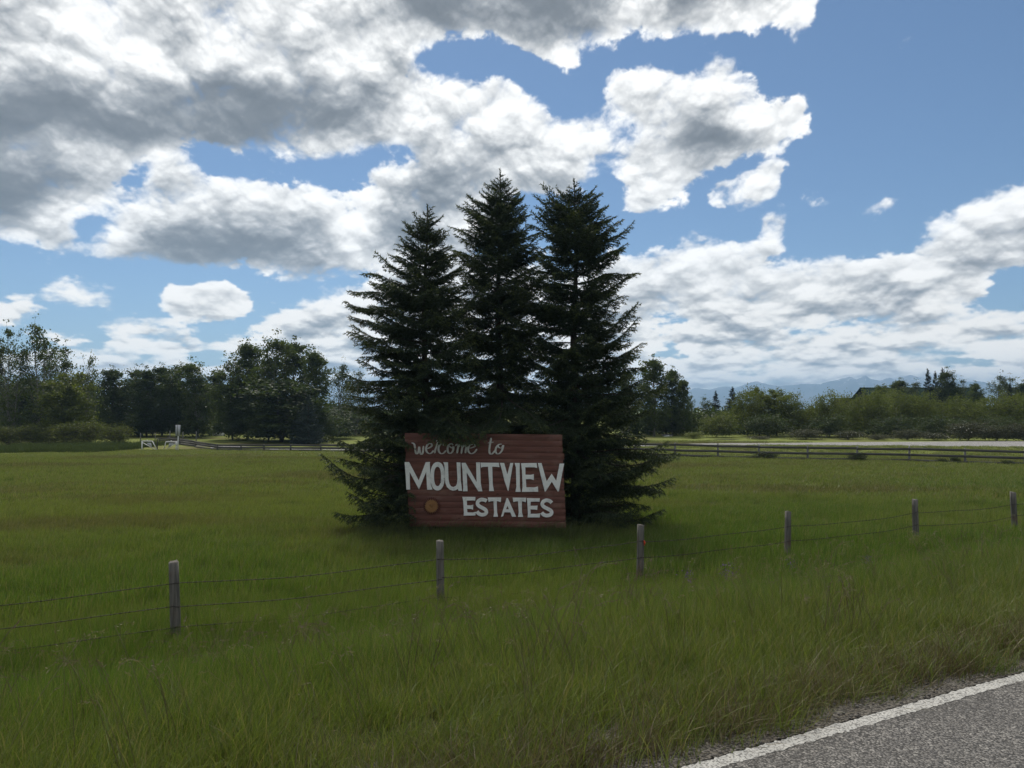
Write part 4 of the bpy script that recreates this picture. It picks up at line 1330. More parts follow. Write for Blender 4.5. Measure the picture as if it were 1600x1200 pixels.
def broadleaf(seed, h, w, shape='poplar', leaves=7000, size=0.19, stems=1, clump=0.30, airy=0.0):
    r = np.random.RandomState(seed)
    wood = MB(); cl = []; wt_ = []
    for sidx in range(stems):
        ang0 = r.rand() * 6.28
        lean = np.array([math.cos(ang0), math.sin(ang0)]) * (0.0 if stems == 1 else w * (0.10 + 0.16 * r.rand()))
        hs = h * (1.0 if sidx == 0 else 0.72 + 0.26 * r.rand())
        t = np.linspace(0, 1, 12)
        wob = 0.012 * h * np.stack([np.sin(t * 7 + r.rand() * 6), np.cos(t * 6 + r.rand() * 6)], -1) * t[:, None]
        sp_ = np.concatenate([lean[None] * t[:, None] ** 0.8 + wob, (t * hs * 0.97)[:, None]], 1); sp_[0, 2] = -0.2
        r0 = 0.012 * h / math.sqrt(stems)
        wood.tube(sp_, np.maximum(r0 * (1 - t) ** 0.8, 0.012), 7)
        nl = int((58 if shape == 'poplar' else 34) / (stems ** 0.5))
        for k in range(nl):
            u = (k + r.rand()) / nl
            if shape == 'poplar':
                th = 0.03 + 0.95 * u; env = (math.sin(math.pi * min(1, 0.16 + 0.86 * th)) ** 0.75) if th > 0.45 else 0.72 + 0.55 * th
                env = min(env, 1.0); el0 = math.radians(38 + 26 * r.rand())
            elif shape == 'bush':
                th = 0.02 + 0.92 * u; env = math.sqrt(max(0.03, 1 - (th * 0.98) ** 2.2)); el0 = math.radians(20 + 40 * r.rand())
            else:
                th = 0.05 + 0.92 * u; env = math.sin(math.pi * (0.18 + 0.78 * th)) ** 0.6; el0 = math.radians(22 + 36 * r.rand())
            if shape == 'poplar' and k % 5 == 0:
                th = 0.02 + 0.22 * r.rand(); env = 0.75; el0 = math.radians(4 + 20 * r.rand())
            th *= hs / h
            a = k * 2.399 + r.rand() * 0.8
            L = w / 2 * env * (0.55 + 0.55 * r.rand()) / math.cos(el0) ** 0.5
            b = np.array([np.interp(th * h, sp_[:, 2], sp_[:, 0]), np.interp(th * h, sp_[:, 2], sp_[:, 1]), th * h * (0.92 if th > 0.3 else 1)])
            d = np.array([math.cos(a) * math.cos(el0), math.sin(a) * math.cos(el0), math.sin(el0)])
            q = np.linspace(0, 1, 5)
            rise = 1.0 if shape == 'poplar' else 0.5
            if b[2] + L * d[2] * rise > hs * 1.02: L *= max(0.25, (hs * 1.02 - b[2]) / max(0.05, L * d[2] * rise))
            br = b + d * (L * q)[:, None] * np.array([1, 1, rise])
            br[:, 2] += 0.08 * L * q * q
            wood.tube(br, np.linspace(max(0.02, r0 * 0.32), 0.010, 5), 4, False)
            for j in range(4):
                f = 0.35 + 0.65 * r.rand()
                o_ = b + d * L * f * np.array([1, 1, rise])
                dd = norm(d + 0.9 * r.randn(3) + np.array([0, 0, 0.35 if shape == 'poplar' else 0.0]))
                l2 = L * (0.22 + 0.30 * r.rand())
                e_ = o_ + dd * l2
                if j < 2: wood.tube(np.array([o_, (o_ + e_) / 2 + 0.03 * r.randn(3), e_]), [0.014, 0.011, 0.006], 3, False)
                for g in (0.4, 0.75, 1.05):
                    cl.append(o_ + dd * l2 * g); wt_.append(1.0 if r.rand() > airy else 0.15)
            cl.append(br[-1]); wt_.append(1.0)
        cl.append(sp_[-1] + np.array([0, 0, 0.02 * h])); wt_.append(1.2)
    cl = np.array(cl); wt_ = np.array(wt_); wt_ /= wt_.sum()
    idx = r.choice(len(cl), leaves, p=wt_)
    cs = clump * (0.6 + 0.8 * r.rand(len(cl)))
    P = cl[idx] + r.randn(leaves, 3) * cs[idx][:, None] * np.array([1, 1, 0.8])
    P = P[P[:, 2] > 0.05]
    Q = leaf_quads(r, P, size)
    n = len(Q)
    tone = np.repeat(np.clip(r.rand(len(cl))[idx][:n] * 0.7 + 0.3 * r.rand(n), 0, 1), 4)
    crown = mesh('crown', Q.reshape(-1, 3), np.arange(n * 4).reshape(-1, 4), None, False, dict(tone=tone))
    trunk = mesh('trunk', np.concatenate(wood.V), [np.concatenate(v) for v in wood.F.values()], None, True)
    return crown, trunk, h, w


def far_spruce_mesh(seed, H, R):
    f = lambda h: (lambda q: (q, q, q, q))(max(0.05, R * (1 - h / H) ** 0.85))
    c, t = spruce(seed, H, f, 0.12, nl=0.26, nw=0.11, whorl=0.36, per=1, twig=0.24, ptsp=0.13, bare=0.3)
    return c, t, H, 2 * R


POP = [broadleaf(101, 14, 5.6, 'poplar', 13000, 0.24, 1, 0.30), broadleaf(102, 14, 6.0, 'poplar', 12000, 0.24, 2, 0.28), broadleaf(103, 13, 5.2, 'poplar', 11500, 0.24, 1, 0.27, 0.2), broadleaf(104, 12, 6.0, 'round', 13000, 0.24, 2, 0.32)]
AIRY = [broadleaf(111, 14, 6.4, 'poplar', 5200, 0.22, 3, 0.24, 0.45), broadleaf(112, 14, 5.6, 'poplar', 4600, 0.22, 2, 0.22, 0.5), broadleaf(113, 9, 4.6, 'poplar', 2400, 0.20, 2, 0.22, 0.4)]
RND = [broadleaf(121, 6.5, 7.0, 'round', 7600, 0.18, 3, 0.34), broadleaf(122, 6.5, 6.4, 'bush', 7600, 0.18, 4, 0.34), broadleaf(123, 6, 7.5, 'round', 7600, 0.18, 4, 0.32)]
BSH = [broadleaf(131, 2.4, 4.0, 'bush', 4600, 0.11, 5, 0.20), broadleaf(132, 2.2, 3.4, 'bush', 4200, 0.11, 5, 0.19), broadleaf(133, 1.8, 3.6, 'bush', 3800, 0.11, 6, 0.17)]
FSP = [far_spruce_mesh(141, 9, 2.1), far_spruce_mesh(142, 9, 2.4), far_spruce_mesh(143, 8, 2.6)]
WEED = [broadleaf(151, 0.9, 2.2, 'bush', 1500, 0.09, 5, 0.11), broadleaf(152, 0.8, 1.6, 'bush', 1200, 0.09, 5, 0.10)]
rt = random.Random(7)


def place(lib, k, px, ytop, depth, wpx, cm, tm, name, label, cat, group, sink=0.0):
    c, t, h, w = lib[k % len(lib)]
    x = (px - 800) / FPX * depth
    g = float(zt(x, depth)) - sink
    H = at(px, ytop, depth).z - g
    sw = wpx * depth / FPX / w
    return plant_tree(name, c, t, M[cm], M[tm], (x, depth, g), label, cat, group, rt.random() * 6.28, (sw, sw, H / h))


G1, G2, G3, G4 = 'tall trees at the left edge of the field', 'dark row of trees behind the white gates', 'big poplar clump left of the spruces', 'trees right behind the big spruces'
G5, G6, G7, G8 = 'olive bushes lining the gravel road', 'dark spruces beyond the bushes', 'slender trees around the green roof', 'grey low shrubs along the gravel road'
TREES = [
    # lib, k, px, top, depth, width px, crown, trunk, name, label, category, group
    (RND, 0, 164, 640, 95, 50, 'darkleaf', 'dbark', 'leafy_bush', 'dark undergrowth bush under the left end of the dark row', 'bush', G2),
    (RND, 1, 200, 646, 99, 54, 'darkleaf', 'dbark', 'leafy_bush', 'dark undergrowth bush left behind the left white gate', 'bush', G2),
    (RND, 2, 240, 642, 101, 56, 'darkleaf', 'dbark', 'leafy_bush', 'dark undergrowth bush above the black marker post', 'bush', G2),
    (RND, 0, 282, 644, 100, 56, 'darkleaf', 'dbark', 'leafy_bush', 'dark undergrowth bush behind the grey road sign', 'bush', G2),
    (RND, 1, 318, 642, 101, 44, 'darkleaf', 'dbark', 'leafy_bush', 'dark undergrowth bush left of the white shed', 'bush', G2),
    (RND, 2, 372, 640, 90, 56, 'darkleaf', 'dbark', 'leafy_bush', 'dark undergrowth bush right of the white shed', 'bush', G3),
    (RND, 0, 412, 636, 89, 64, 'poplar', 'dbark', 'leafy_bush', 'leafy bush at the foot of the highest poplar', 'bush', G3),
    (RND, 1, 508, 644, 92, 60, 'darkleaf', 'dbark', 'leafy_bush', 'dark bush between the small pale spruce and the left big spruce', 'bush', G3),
    (RND, 1, 1040, 640, 95, 70, 'darkleaf', 'dbark', 'leafy_bush', 'dark bush above the white gable right of the spruces', 'bush', G4),
    (FSP, 1, -4, 548, 96, 56, 'fspruce', 'dbark', 'spruce_tree', 'dark spruce cut by the left picture edge behind the poplars', 'spruce tree', G1),
    (AIRY, 0, 18, 500, 86, 76, 'poplar', 'pbark', 'poplar_tree', 'tall airy poplar nearest the left picture edge', 'tree', G1),
    (AIRY, 1, 64, 492, 87, 72, 'poplar', 'pbark', 'poplar_tree', 'tallest airy poplar of the left edge with open top twigs', 'tree', G1),
    (AIRY, 0, 92, 530, 91, 62, 'poplar', 'pbark', 'poplar_tree', 'airy poplar just right of the tallest one at the left edge', 'tree', G1),
    (POP, 3, 40, 590, 93, 110, 'darkleaf', 'dbark', 'leafy_tree', 'low dark leafy tree filling in under the left poplars', 'tree', G1),
    (POP, 3, 106, 578, 85, 84, 'olive', 'dbark', 'leafy_tree', 'dense olive tree above the hedge at the left', 'tree', G1),
    (AIRY, 2, 134, 549, 88, 46, 'poplar', 'pbark', 'poplar_tree', 'slim leaning tree at the right end of the left edge clump', 'tree', G1),
    (AIRY, 2, 148, 590, 99, 40, 'poplar', 'pbark', 'poplar_tree', 'thin half bare tree in the gap before the dark row', 'tree', G1),
    (POP, 0, 176, 571, 98, 63, 'darkleaf', 'dbark', 'dark_tree', 'first tree at the left end of the dark row', 'tree', G2),
    (POP, 1, 206, 568, 103, 63, 'darkleaf', 'dbark', 'dark_tree', 'second dark row tree, left of the white gates', 'tree', G2),
    (POP, 2, 230, 572, 98, 56, 'darkleaf', 'dbark', 'dark_tree', 'dark row tree straight above the left white gate', 'tree', G2),
    (POP, 0, 254, 567, 104, 58, 'darkleaf', 'dbark', 'dark_tree', 'dark row tree above the black marker post', 'tree', G2),
    (POP, 3, 277, 566, 100, 61, 'darkleaf', 'dbark', 'dark_tree', 'dark row tree right behind the grey road sign', 'tree', G2),
    (POP, 1, 311, 558, 97, 68, 'poplar', 'pbark', 'poplar_tree', 'paler taller tree near the right end of the dark row', 'tree', G2),
    (POP, 2, 335, 580, 106, 48, 'darkleaf', 'dbark', 'dark_tree', 'last small tree of the dark row above the white shed', 'tree', G2),
    (POP, 3, 364, 560, 92, 73, 'poplar', 'pbark', 'poplar_tree', 'lower left shoulder tree of the big poplar clump', 'tree', G3),
    (POP, 0, 388, 528, 95, 73, 'poplar', 'pbark', 'poplar_tree', 'tall tree on the left side of the big poplar clump', 'tree', G3),
    (POP, 1, 420, 517, 92, 80, 'poplar', 'pbark', 'poplar_tree', 'highest tree of the big poplar clump', 'tree', G3),
    (POP, 2, 458, 526, 96, 75, 'poplar', 'pbark', 'poplar_tree', 'tree right of the highest one in the big poplar clump', 'tree', G3),
    (POP, 0, 492, 542, 92, 63, 'poplar', 'pbark', 'poplar_tree', 'right flank tree of the big poplar clump', 'tree', G3),
    (POP, 3, 440, 590, 89, 134, 'darkleaf', 'dbark', 'leafy_tree', 'low wide dark tree at the foot of the big poplar clump', 'tree', G3),
    (AIRY, 1, 527, 560, 108, 46, 'aspen', 'pbark', 'aspen_tree', 'thin pale tree between the poplar clump and the left spruce', 'tree', G3),
    (AIRY, 0, 556, 572, 112, 50, 'aspen', 'pbark', 'aspen_tree', 'sparse tree half hidden by the left big spruce', 'tree', G3),
    (FSP, 2, 482, 618, 85.5, 66, 'bluespruce', 'dbark', 'spruce_tree', 'small pale spruce with drooping boughs before the poplar clump', 'spruce tree', G3),
    (POP, 3, 520, 640, 100, 85, 'darkleaf', 'dbark', 'leafy_tree', 'low dark bush tree beneath the sparse trees by the left spruce', 'tree', G3),
    (POP, 1, 980, 572, 96, 62, 'poplar', 'pbark', 'poplar_tree', 'poplar mostly hidden behind the right big spruce', 'tree', G4),
    (POP, 2, 1022, 554, 92, 60, 'poplar', 'pbark', 'poplar_tree', 'tallest poplar showing right of the big spruces', 'tree', G4),
    (POP, 0, 1050, 572, 94, 46, 'darkleaf', 'pbark', 'poplar_tree', 'dark poplar between the tallest one and the slim one at right', 'tree', G4),
    (POP, 2, 1068, 588, 92, 34, 'poplar', 'pbark', 'poplar_tree', 'slim poplar at the right end of the clump by the spruces', 'tree', G4),
    (AIRY, 1, 1081, 613, 98, 22, 'poplar', 'pbark', 'poplar_tree', 'thin see-through sapling in the gap right of the poplars', 'tree', G4),
    (AIRY, 0, 1102, 616, 100, 28, 'poplar', 'pbark', 'poplar_tree', 'thin tree left of the dark hedge spruces', 'tree', G5),
    (FSP, 0, 1118, 612, 106, 34, 'fspruce', 'dbark', 'spruce_tree', 'dark spruce at the left end of the olive bushes', 'spruce tree', G5),
    (FSP, 1, 1144, 606, 104, 44, 'fspruce', 'dbark', 'spruce_tree', 'second dark spruce behind the olive bushes', 'spruce tree', G5),
    (RND, 1, 1118, 646, 88, 64, 'olive', 'dbark', 'leafy_bush', 'low olive bush left of the first hedge trees', 'bush', G5),
    (RND, 0, 1168, 609, 92, 62, 'olive', 'dbark', 'leafy_tree', 'olive hedge tree in front of the dark spruce pair', 'tree', G5),
    (POP, 3, 1186, 603, 94, 44, 'olive', 'dbark', 'leafy_tree', 'upright hedge tree left of the mountain gap', 'tree', G5),
    (POP, 3, 1213, 606, 93, 54, 'olive', 'dbark', 'leafy_tree', 'leafy hedge tree next to the mountain gap', 'tree', G5),
    (RND, 2, 1238, 618, 91, 54, 'olive', 'dbark', 'leafy_bush', 'rounded bush at the mountain gap', 'bush', G5),
    (RND, 1, 1262, 634, 92, 60, 'olive', 'dbark', 'leafy_bush', 'lowest bush of the gap where the mountains dip', 'bush', G5),
    (RND, 0, 1295, 614, 90, 72, 'olive', 'dbark', 'leafy_bush', 'broad bush right of the mountain gap', 'bush', G5),
    (RND, 2, 1332, 622, 93, 64, 'olive', 'dbark', 'leafy_bush', 'bush below the low end of the green roof', 'bush', G5),
    (RND, 1, 1364, 610, 91, 66, 'olive', 'dbark', 'leafy_bush', 'bush left of the roof slope', 'bush', G5),
    (RND, 0, 1402, 613, 94, 70, 'olive', 'dbark', 'leafy_bush', 'wide bush in front of the green roof middle', 'bush', G5),
    (RND, 2, 1446, 617, 92, 66, 'olive', 'dbark', 'leafy_bush', 'pale bush under the dark spruces', 'bush', G5),
    (RND, 1, 1482, 619, 93, 58, 'olive', 'dbark', 'leafy_bush', 'bush right of the dark spruces', 'bush', G5),
    (RND, 0, 1514, 627, 90, 66, 'olive', 'dbark', 'leafy_bush', 'low bush before the right end of the green roof', 'bush', G5),
    (RND, 2, 1552, 621, 92, 68, 'olive', 'dbark', 'leafy_bush', 'bush beneath the right airy aspens', 'bush', G5),
    (RND, 1, 1594, 612, 89, 76, 'olive', 'dbark', 'leafy_bush', 'tall bush cut by the right picture edge', 'bush', G5),
    (RND, 0, 1650, 606, 90, 80, 'olive', 'dbark', 'leafy_bush', 'bush just beyond the right picture edge', 'bush', G5),
    (RND, 1, 1390, 650, 87, 74, 'darkleaf', 'dbark', 'leafy_bush', 'dark bush in the hedge below the roof middle', 'bush', G5),
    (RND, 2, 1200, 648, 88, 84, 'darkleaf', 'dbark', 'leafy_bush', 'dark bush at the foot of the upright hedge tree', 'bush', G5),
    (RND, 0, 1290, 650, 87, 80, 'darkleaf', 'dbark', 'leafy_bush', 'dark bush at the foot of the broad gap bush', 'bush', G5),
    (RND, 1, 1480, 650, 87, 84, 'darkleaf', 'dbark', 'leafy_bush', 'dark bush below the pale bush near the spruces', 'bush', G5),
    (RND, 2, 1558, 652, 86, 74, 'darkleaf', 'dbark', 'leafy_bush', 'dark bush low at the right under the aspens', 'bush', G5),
    (POP, 3, 1377, 600, 118, 45, 'olive', 'dbark', 'slender_tree', 'small tree poking up at the left roof slope', 'tree', G7),
    (POP, 0, 1405, 590, 124, 45, 'poplar', 'pbark', 'slender_tree', 'slender tree before the green roof, left of the spruces', 'tree', G7),
    (AIRY, 1, 1424, 592, 122, 45, 'aspen', 'pbark', 'slender_tree', 'airy tree between the slender one and the dark spruces', 'tree', G7),
    (FSP, 0, 1451, 578, 122, 36, 'fspruce', 'dbark', 'spruce_tree', 'leftmost pointed dark spruce before the green roof', 'spruce tree', G6),
    (FSP, 2, 1462, 582, 125, 33, 'fspruce', 'dbark', 'spruce_tree', 'middle dark spruce before the green roof', 'spruce tree', G6),
    (FSP, 1, 1473, 577, 123, 42, 'fspruce', 'dbark', 'spruce_tree', 'right dark spruce touching the leafy tree before the roof', 'spruce tree', G6),
    (POP, 1, 1487, 573, 121, 42, 'darkleaf', 'dbark', 'slender_tree', 'dark leafy tree right against the spruces', 'tree', G7),
    (AIRY, 0, 1502, 587, 126, 33, 'aspen', 'pbark', 'slender_tree', 'small airy tree just right of the dark leafy one', 'tree', G7),
    (POP, 0, 1524, 595, 128, 30, 'poplar', 'dbark', 'slender_tree', 'small dark tree before the right part of the roof', 'tree', G7),
    (AIRY, 1, 1555, 580, 116, 45, 'aspen', 'pbark', 'aspen_tree', 'airy pale aspen at the right end of the roof', 'tree', G7),
    (AIRY, 0, 1580, 583, 118, 45, 'aspen', 'pbark', 'aspen_tree', 'second airy aspen with a small spruce at its foot', 'tree', G7),
    (FSP, 1, 1579, 600, 112, 33, 'fspruce', 'dbark', 'spruce_tree', 'small dark spruce under the second airy aspen', 'spruce tree', G6),
    (POP, 2, 1601, 594, 118, 39, 'darkleaf', 'dbark', 'slender_tree', 'dark tree cut by the right picture edge above the bushes', 'tree', G7),
    (BSH, 0, 1082, 676, 84, 36, 'olive', 'dbark', 'round_bush', 'small round bush beside the white shed gable', 'bush', G8),
    (BSH, 1, 1135, 686, 82, 44, 'shrub', 'dbark', 'low_shrub', 'low grey shrub at the left start of the road verge', 'shrub', G8),
    (BSH, 2, 1186, 682, 82, 40, 'shrub', 'dbark', 'low_shrub', 'low shrub left of the long rounded shrub', 'shrub', G8),
    (BSH, 0, 1258, 672, 81, 66, 'shrub', 'dbark', 'low_shrub', 'long rounded shrub below the mountain gap', 'shrub', G8),
    (BSH, 1, 1324, 674, 81, 50, 'shrub', 'dbark', 'low_shrub', 'shrub with a few white blossoms below the roof start', 'shrub', G8),
    (BSH, 2, 1370, 680, 80, 44, 'shrub', 'dbark', 'low_shrub', 'lowest shrub between the blossoming ones', 'shrub', G8),
    (BSH, 0, 1416, 672, 80, 54, 'shrub', 'dbark', 'low_shrub', 'rounded shrub below the dark spruces', 'shrub', G8),
    (BSH, 1, 1458, 677, 79, 50, 'shrub', 'dbark', 'low_shrub', 'blossoming shrub left of the tallest verge shrub', 'shrub', G8),
    (BSH, 0, 1510, 660, 79, 78, 'shrub', 'dbark', 'low_shrub', 'tallest verge shrub near the right end', 'shrub', G8),
    (BSH, 1, 1556, 668, 78, 58, 'shrub', 'dbark', 'low_shrub', 'shrub right of the tallest verge shrub', 'shrub', G8),
    (BSH, 2, 1600, 664, 77, 66, 'shrub', 'dbark', 'low_shrub', 'verge shrub cut by the right picture edge', 'shrub', G8),
    (BSH, 0, 14, 668, 80, 64, 'hedge', 'dbark', 'hedge_bush', 'leftmost bush of the yellow green hedge', 'bush', 'yellow green hedge bushes at left'),
    (BSH, 1, 56, 666, 81, 60, 'hedge', 'dbark', 'hedge_bush', 'hedge bush under the tallest left poplar', 'bush', 'yellow green hedge bushes at left'),
    (BSH, 0, 98, 663, 80, 64, 'hedge', 'dbark', 'hedge_bush', 'middle bush of the yellow green hedge', 'bush', 'yellow green hedge bushes at left'),
    (BSH, 1, 140, 661, 81, 62, 'hedge', 'dbark', 'hedge_bush', 'highest hedge bush below the gap in the trees', 'bush', 'yellow green hedge bushes at left'),
    (BSH, 2, 182, 668, 80, 52, 'hedge', 'dbark', 'hedge_bush', 'right end bush of the hedge by the white gate', 'bush', 'yellow green hedge bushes at left'),
    (WEED, 0, 50, 727, 53, 56, 'weed', 'dbark', 'weed_clump', 'left half of the dark weed patch in the field', 'weeds', 'dark weed patch in the left field'),
    (WEED, 1, 100, 729, 52, 56, 'weed', 'dbark', 'weed_clump', 'right half of the dark weed patch in the field', 'weeds', 'dark weed patch in the left field'),
    (WEED, 1, 1196, 707, 58.5, 40, 'weed', 'dbark', 'weed_clump', 'dark leafy weeds hiding the lower rails, left of the others', 'weeds', 'weeds at the rail fence'),
    (WEED, 0, 1340, 710, 56, 34, 'weed', 'dbark', 'weed_clump', 'weeds around the middle fence post', 'weeds', 'weeds at the rail fence'),
    (WEED, 1, 1470, 717, 54, 18, 'weed', 'dbark', 'weed_clump', 'small weeds under the rails between two right posts', 'weeds', 'weeds at the rail fence'),
    (WEED, 0, 1490, 715, 54, 18, 'weed', 'dbark', 'weed_clump', 'small weeds just left of the second post from the right edge', 'weeds', 'weeds at the rail fence'),
    (WEED, 1, 1572, 720, 52, 20, 'weed', 'dbark', 'weed_clump', 'weeds by the bottom rail near the right picture edge', 'weeds', 'weeds at the rail fence'),
    (WEED, 0, 1440, 728, 50, 60, 'tallgrass', 'dbark', 'weed_clump', 'pale broad weed tuft in the grass before the rail fence', 'weeds', 'weeds at the rail fence'),
]
for a in TREES: place(*a)

def woodland(name, rows, depth, thick, cm, label, n, seed):
    """far mass of foliage: rows of (px, top y)"""
    r = np.random.RandomState(seed)
    pxs = np.array([q[0] for q in rows], float); tops = np.array([q[1] for q in rows], float)
    px = pxs[0] + (pxs[-1] - pxs[0]) * r.rand(n)
    d = depth + thick * r.rand(n)
    x = (px - 800) / FPX * d
    crown_ = 0.5 + 0.5 * fbm((x * 0.28).astype(np.float32), (d * 0.28).astype(np.float32), seed, 4)
    top = CAM_Z + (640 - np.interp(px, pxs, tops)) / FPX * d
    g = zt(x, d)
    z = g + (top - g) * (0.60 + 0.42 * crown_) * r.rand(n) ** 0.85
    P = np.stack([x, d, z], -1) + r.randn(n, 3) * 0.25
    Q = leaf_quads(r, P, 0.42)
    tone = np.repeat(np.clip(crown_ * 0.8 + 0.3 * r.rand(n), 0, 1), 4)
    o = link(name, mesh(name, Q.reshape(-1, 3), np.arange(n * 4).reshape(-1, 4), M[cm], False, dict(tone=tone)))
    tag(o, label, kind='stuff')


woodland('woodland', [(-260, 570), (60, 582), (150, 590), (340, 588), (520, 622), (640, 640)], 112, 14, 'darkleaf', 'far dark woodland closing the view behind the left trees', 46000, 61)
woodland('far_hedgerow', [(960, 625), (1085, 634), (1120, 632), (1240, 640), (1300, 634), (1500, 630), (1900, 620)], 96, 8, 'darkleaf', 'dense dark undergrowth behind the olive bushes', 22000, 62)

# white blossoms on the verge shrubs
for px, ytop, depth, wpx, n in ((1324, 674, 80.6, 44, 40), (1458, 677, 78.6, 44, 46), (1510, 660, 78.4, 66, 60), (1186, 682, 81.6, 34, 22)):
    r = np.random.RandomState(px)
    x0 = (px - 800) / FPX * depth; sw = wpx * depth / FPX / 2
    par = [o for o in bpy.data.objects if o.get('category') == 'shrub' and abs(o.location.x - (px - 800) / FPX * o.location.y) < 0.05]
    z0 = at(px, ytop, depth).z; g = float(zt(x0, depth))
    a = r.rand(n) * 6.28; q = r.rand(n) ** 0.5
    P = np.stack([x0 + sw * q * np.cos(a), depth + sw * 0.8 * q * np.sin(a) - 0.3, g + (z0 - g) * (0.45 + 0.5 * (1 - q * q)) * (0.9 + 0.15 * r.rand(n))], -1)
    Q = leaf_quads(r, P, 0.11)
    o = link('blossom', mesh('blossom', Q.reshape(-1, 3), np.arange(n * 4).reshape(-1, 4), M['blossom']))
    if par:
        o.parent = par[0]; bpy.context.view_layer.update(); o.matrix_parent_inverse = par[0].matrix_world.inverted()

# ------------------------------------------------------------------ buildings, gates, far sign
def barn():
    d = 150.0
    x0, x1 = at(1362, 640, d).x, at(1546, 640, d).x
    zr = at(1450, 606, d).z; ze = zr - 2.6; g = float(zt(x0, d))
    t = thing('barn', ((x0 + x1) / 2, d + 5, g), 'long building with a dark green metal roof behind the bushes', 'building')
    hw = (x1 - x0) / 2
    MB().box((0, 0, (ze - g) / 2), (2 * hw - 0.8, 9.2, ze - g)).build('wall', M['barnwall'], t)
    for s in (-1, 1):
        m = MB(); V = [(-hw, s * 5.2, ze - g - 0.12), (hw, s * 5.2, ze - g - 0.12), (hw, 0, zr - g), (-hw, 0, zr - g)]
        V = np.array(V); V2 = V + np.array([0, 0, 0.12])
        m.add(np.concatenate([V, V2]), [[0, 1, 2, 3], [7, 6, 5, 4], [0, 4, 5, 1], [1, 5, 6, 2], [2, 6, 7, 3], [3, 7, 4, 0]])
        for k in range(int(2 * hw / 0.9)):
            x = -hw + 0.45 + k * 0.9
            m.tube([(x, s * 5.2, ze - g + 0.01), (x, s * 0.05, zr - g + 0.11)], 0.03, 4)
        m.build('roof', M['greenroof'], t)
    m = MB(); m.tube([(-hw, 0, zr - g + 0.13), (hw, 0, zr - g + 0.13)], 0.11, 6); m.build('ridge_cap', M['greenroof'], t)
    for s in (-1, 1):
        m = MB(); V = np.array([(s * (hw - 0.5), -4.6, ze - g), (s * (hw - 0.5), 4.6, ze - g), (s * (hw - 0.5), 0, zr - g - 0.15)])
        m.add(np.concatenate([V, V + np.array([-s * 0.1, 0, 0])]), [[0, 1, 2], [5, 4, 3]]); m.build('gable', M['barnwall'], t)
    # lower lean-to at the left end
    lx0 = at(1332, 640, d).x - (x0 + x1) / 2; lz = at(1345, 621, d).z - g
    MB().box(((lx0 - hw) / 2, 0.5, lz / 2 - 0.1), (-(lx0 + hw) - 0.3, 7, lz - 0.3)).build('lean_to_wall', M['barnwall'], t)
    MB().box(((lx0 - hw) / 2 - 0.02, 0.5, lz - 0.09), (-(lx0 + hw) + 0.2, 8, 0.18)).build('lean_to_roof', M['greenroof'], t)


barn()


def shed(px, py0, py1, depth, wpx, label):
    x = (px - 800) / FPX * depth; g = float(zt(x, depth)); w = wpx * depth / FPX
    h = at(px, py0, depth).z - g
    t = thing('white_shed', (x, depth, g), label, 'shed')
    e = h * 0.68
    MB().box((0, 0, e / 2 - 0.1), (w, w * 1.2, e + 0.2)).build('wall', M['siding'], t)
    for s in (-1, 1):
        V = np.array([(s * (w / 2 + 0.12), -w * 0.66, e - 0.06), (s * (w / 2 + 0.12), w * 0.66, e - 0.06), (0, w * 0.66, h), (0, -w * 0.66, h)])
        m = MB(); m.add(np.concatenate([V, V + np.array([0, 0, 0.07])]), [[0, 1, 2, 3], [7, 6, 5, 4], [0, 4, 5, 1], [1, 5, 6, 2], [2, 6, 7, 3], [3, 7, 4, 0]])
        m.build('roof', M['greyroof'], t)
    V = np.array([(-w / 2, -w * 0.6, e), (w / 2, -w * 0.6, e), (0, -w * 0.6, h - 0.04)])
    m = MB(); m.add(np.concatenate([V, V + np.array([0, 0.06, 0])]), [[0, 1, 2], [5, 4, 3]]); m.build('gable', M['siding'], t)
    MB().box((w * 0.22, -w * 0.6 - 0.02, e * 0.55), (w * 0.24, 0.05, e * 0.32)).build('window', M['glass'], t)


shed(342, 672, 686, 104, 13, 'white shed glimpsed between the dark row and the poplar clump')
shed(1042, 679, 690, 92, 13, 'small white gable showing beside the right spruce above the gravel road')


def gate_wing(pl, label):
    """pl maps photo pixels; left wing drawn directly, right wing mirrored in the picture"""
    d = 72.0
    c = [at(px, py, d) for px, py in pl['pts']]
    g = float(zt(c[0].x, d))
    base = Vector((c[0].x, d, g))
    t = thing('gate_wing', base, label, 'gate', 'white pipe gate wings at the lane')
    P = [np.array(q - base) for q in c]
    P = [np.array([q[0], 0.12 * i, q[2]]) for i, q in enumerate(P)]
    foot = P[0].copy(); foot[2] = -0.1
    post = MB().tube([foot, P[0] + np.array([0, 0, 0.02])], 0.06, 8).build('post', M['whitepaint'], t, True)
    MB().tube([P[0], P[1]], 0.042, 8).build('top_bar', M['whitepaint'], t, True)
    MB().tube([P[1], P[2]], 0.042, 8).build('sloping_bar', M['whitepaint'], t, True)
    MB().tube([P[0] + np.array([0, -0.03, -0.1]), P[3]], 0.036, 8).build('diagonal_brace', M['whitepaint'], t, True)
    q = np.array([np.array(at(px, py, d) - base) for px, py in pl['plate']]); q[:, 1] = 0.10
    m = MB(); m.add(np.concatenate([q, q + np.array([0, 0.03, 0])]), [[0, 1, 2, 3], [7, 6, 5, 4], [0, 4, 5, 1], [1, 5, 6, 2], [2, 6, 7, 3], [3, 7, 4, 0]])
    m.build('plate', M['signback'], t)
    MB().tube([P[1] * 0.5 + P[0] * 0.5, P[1] * 0.5 + P[0] * 0.5 + np.array([0, 0, 0.12])], 0.06, 8).build('cap', M['whitepaint'], t, True)


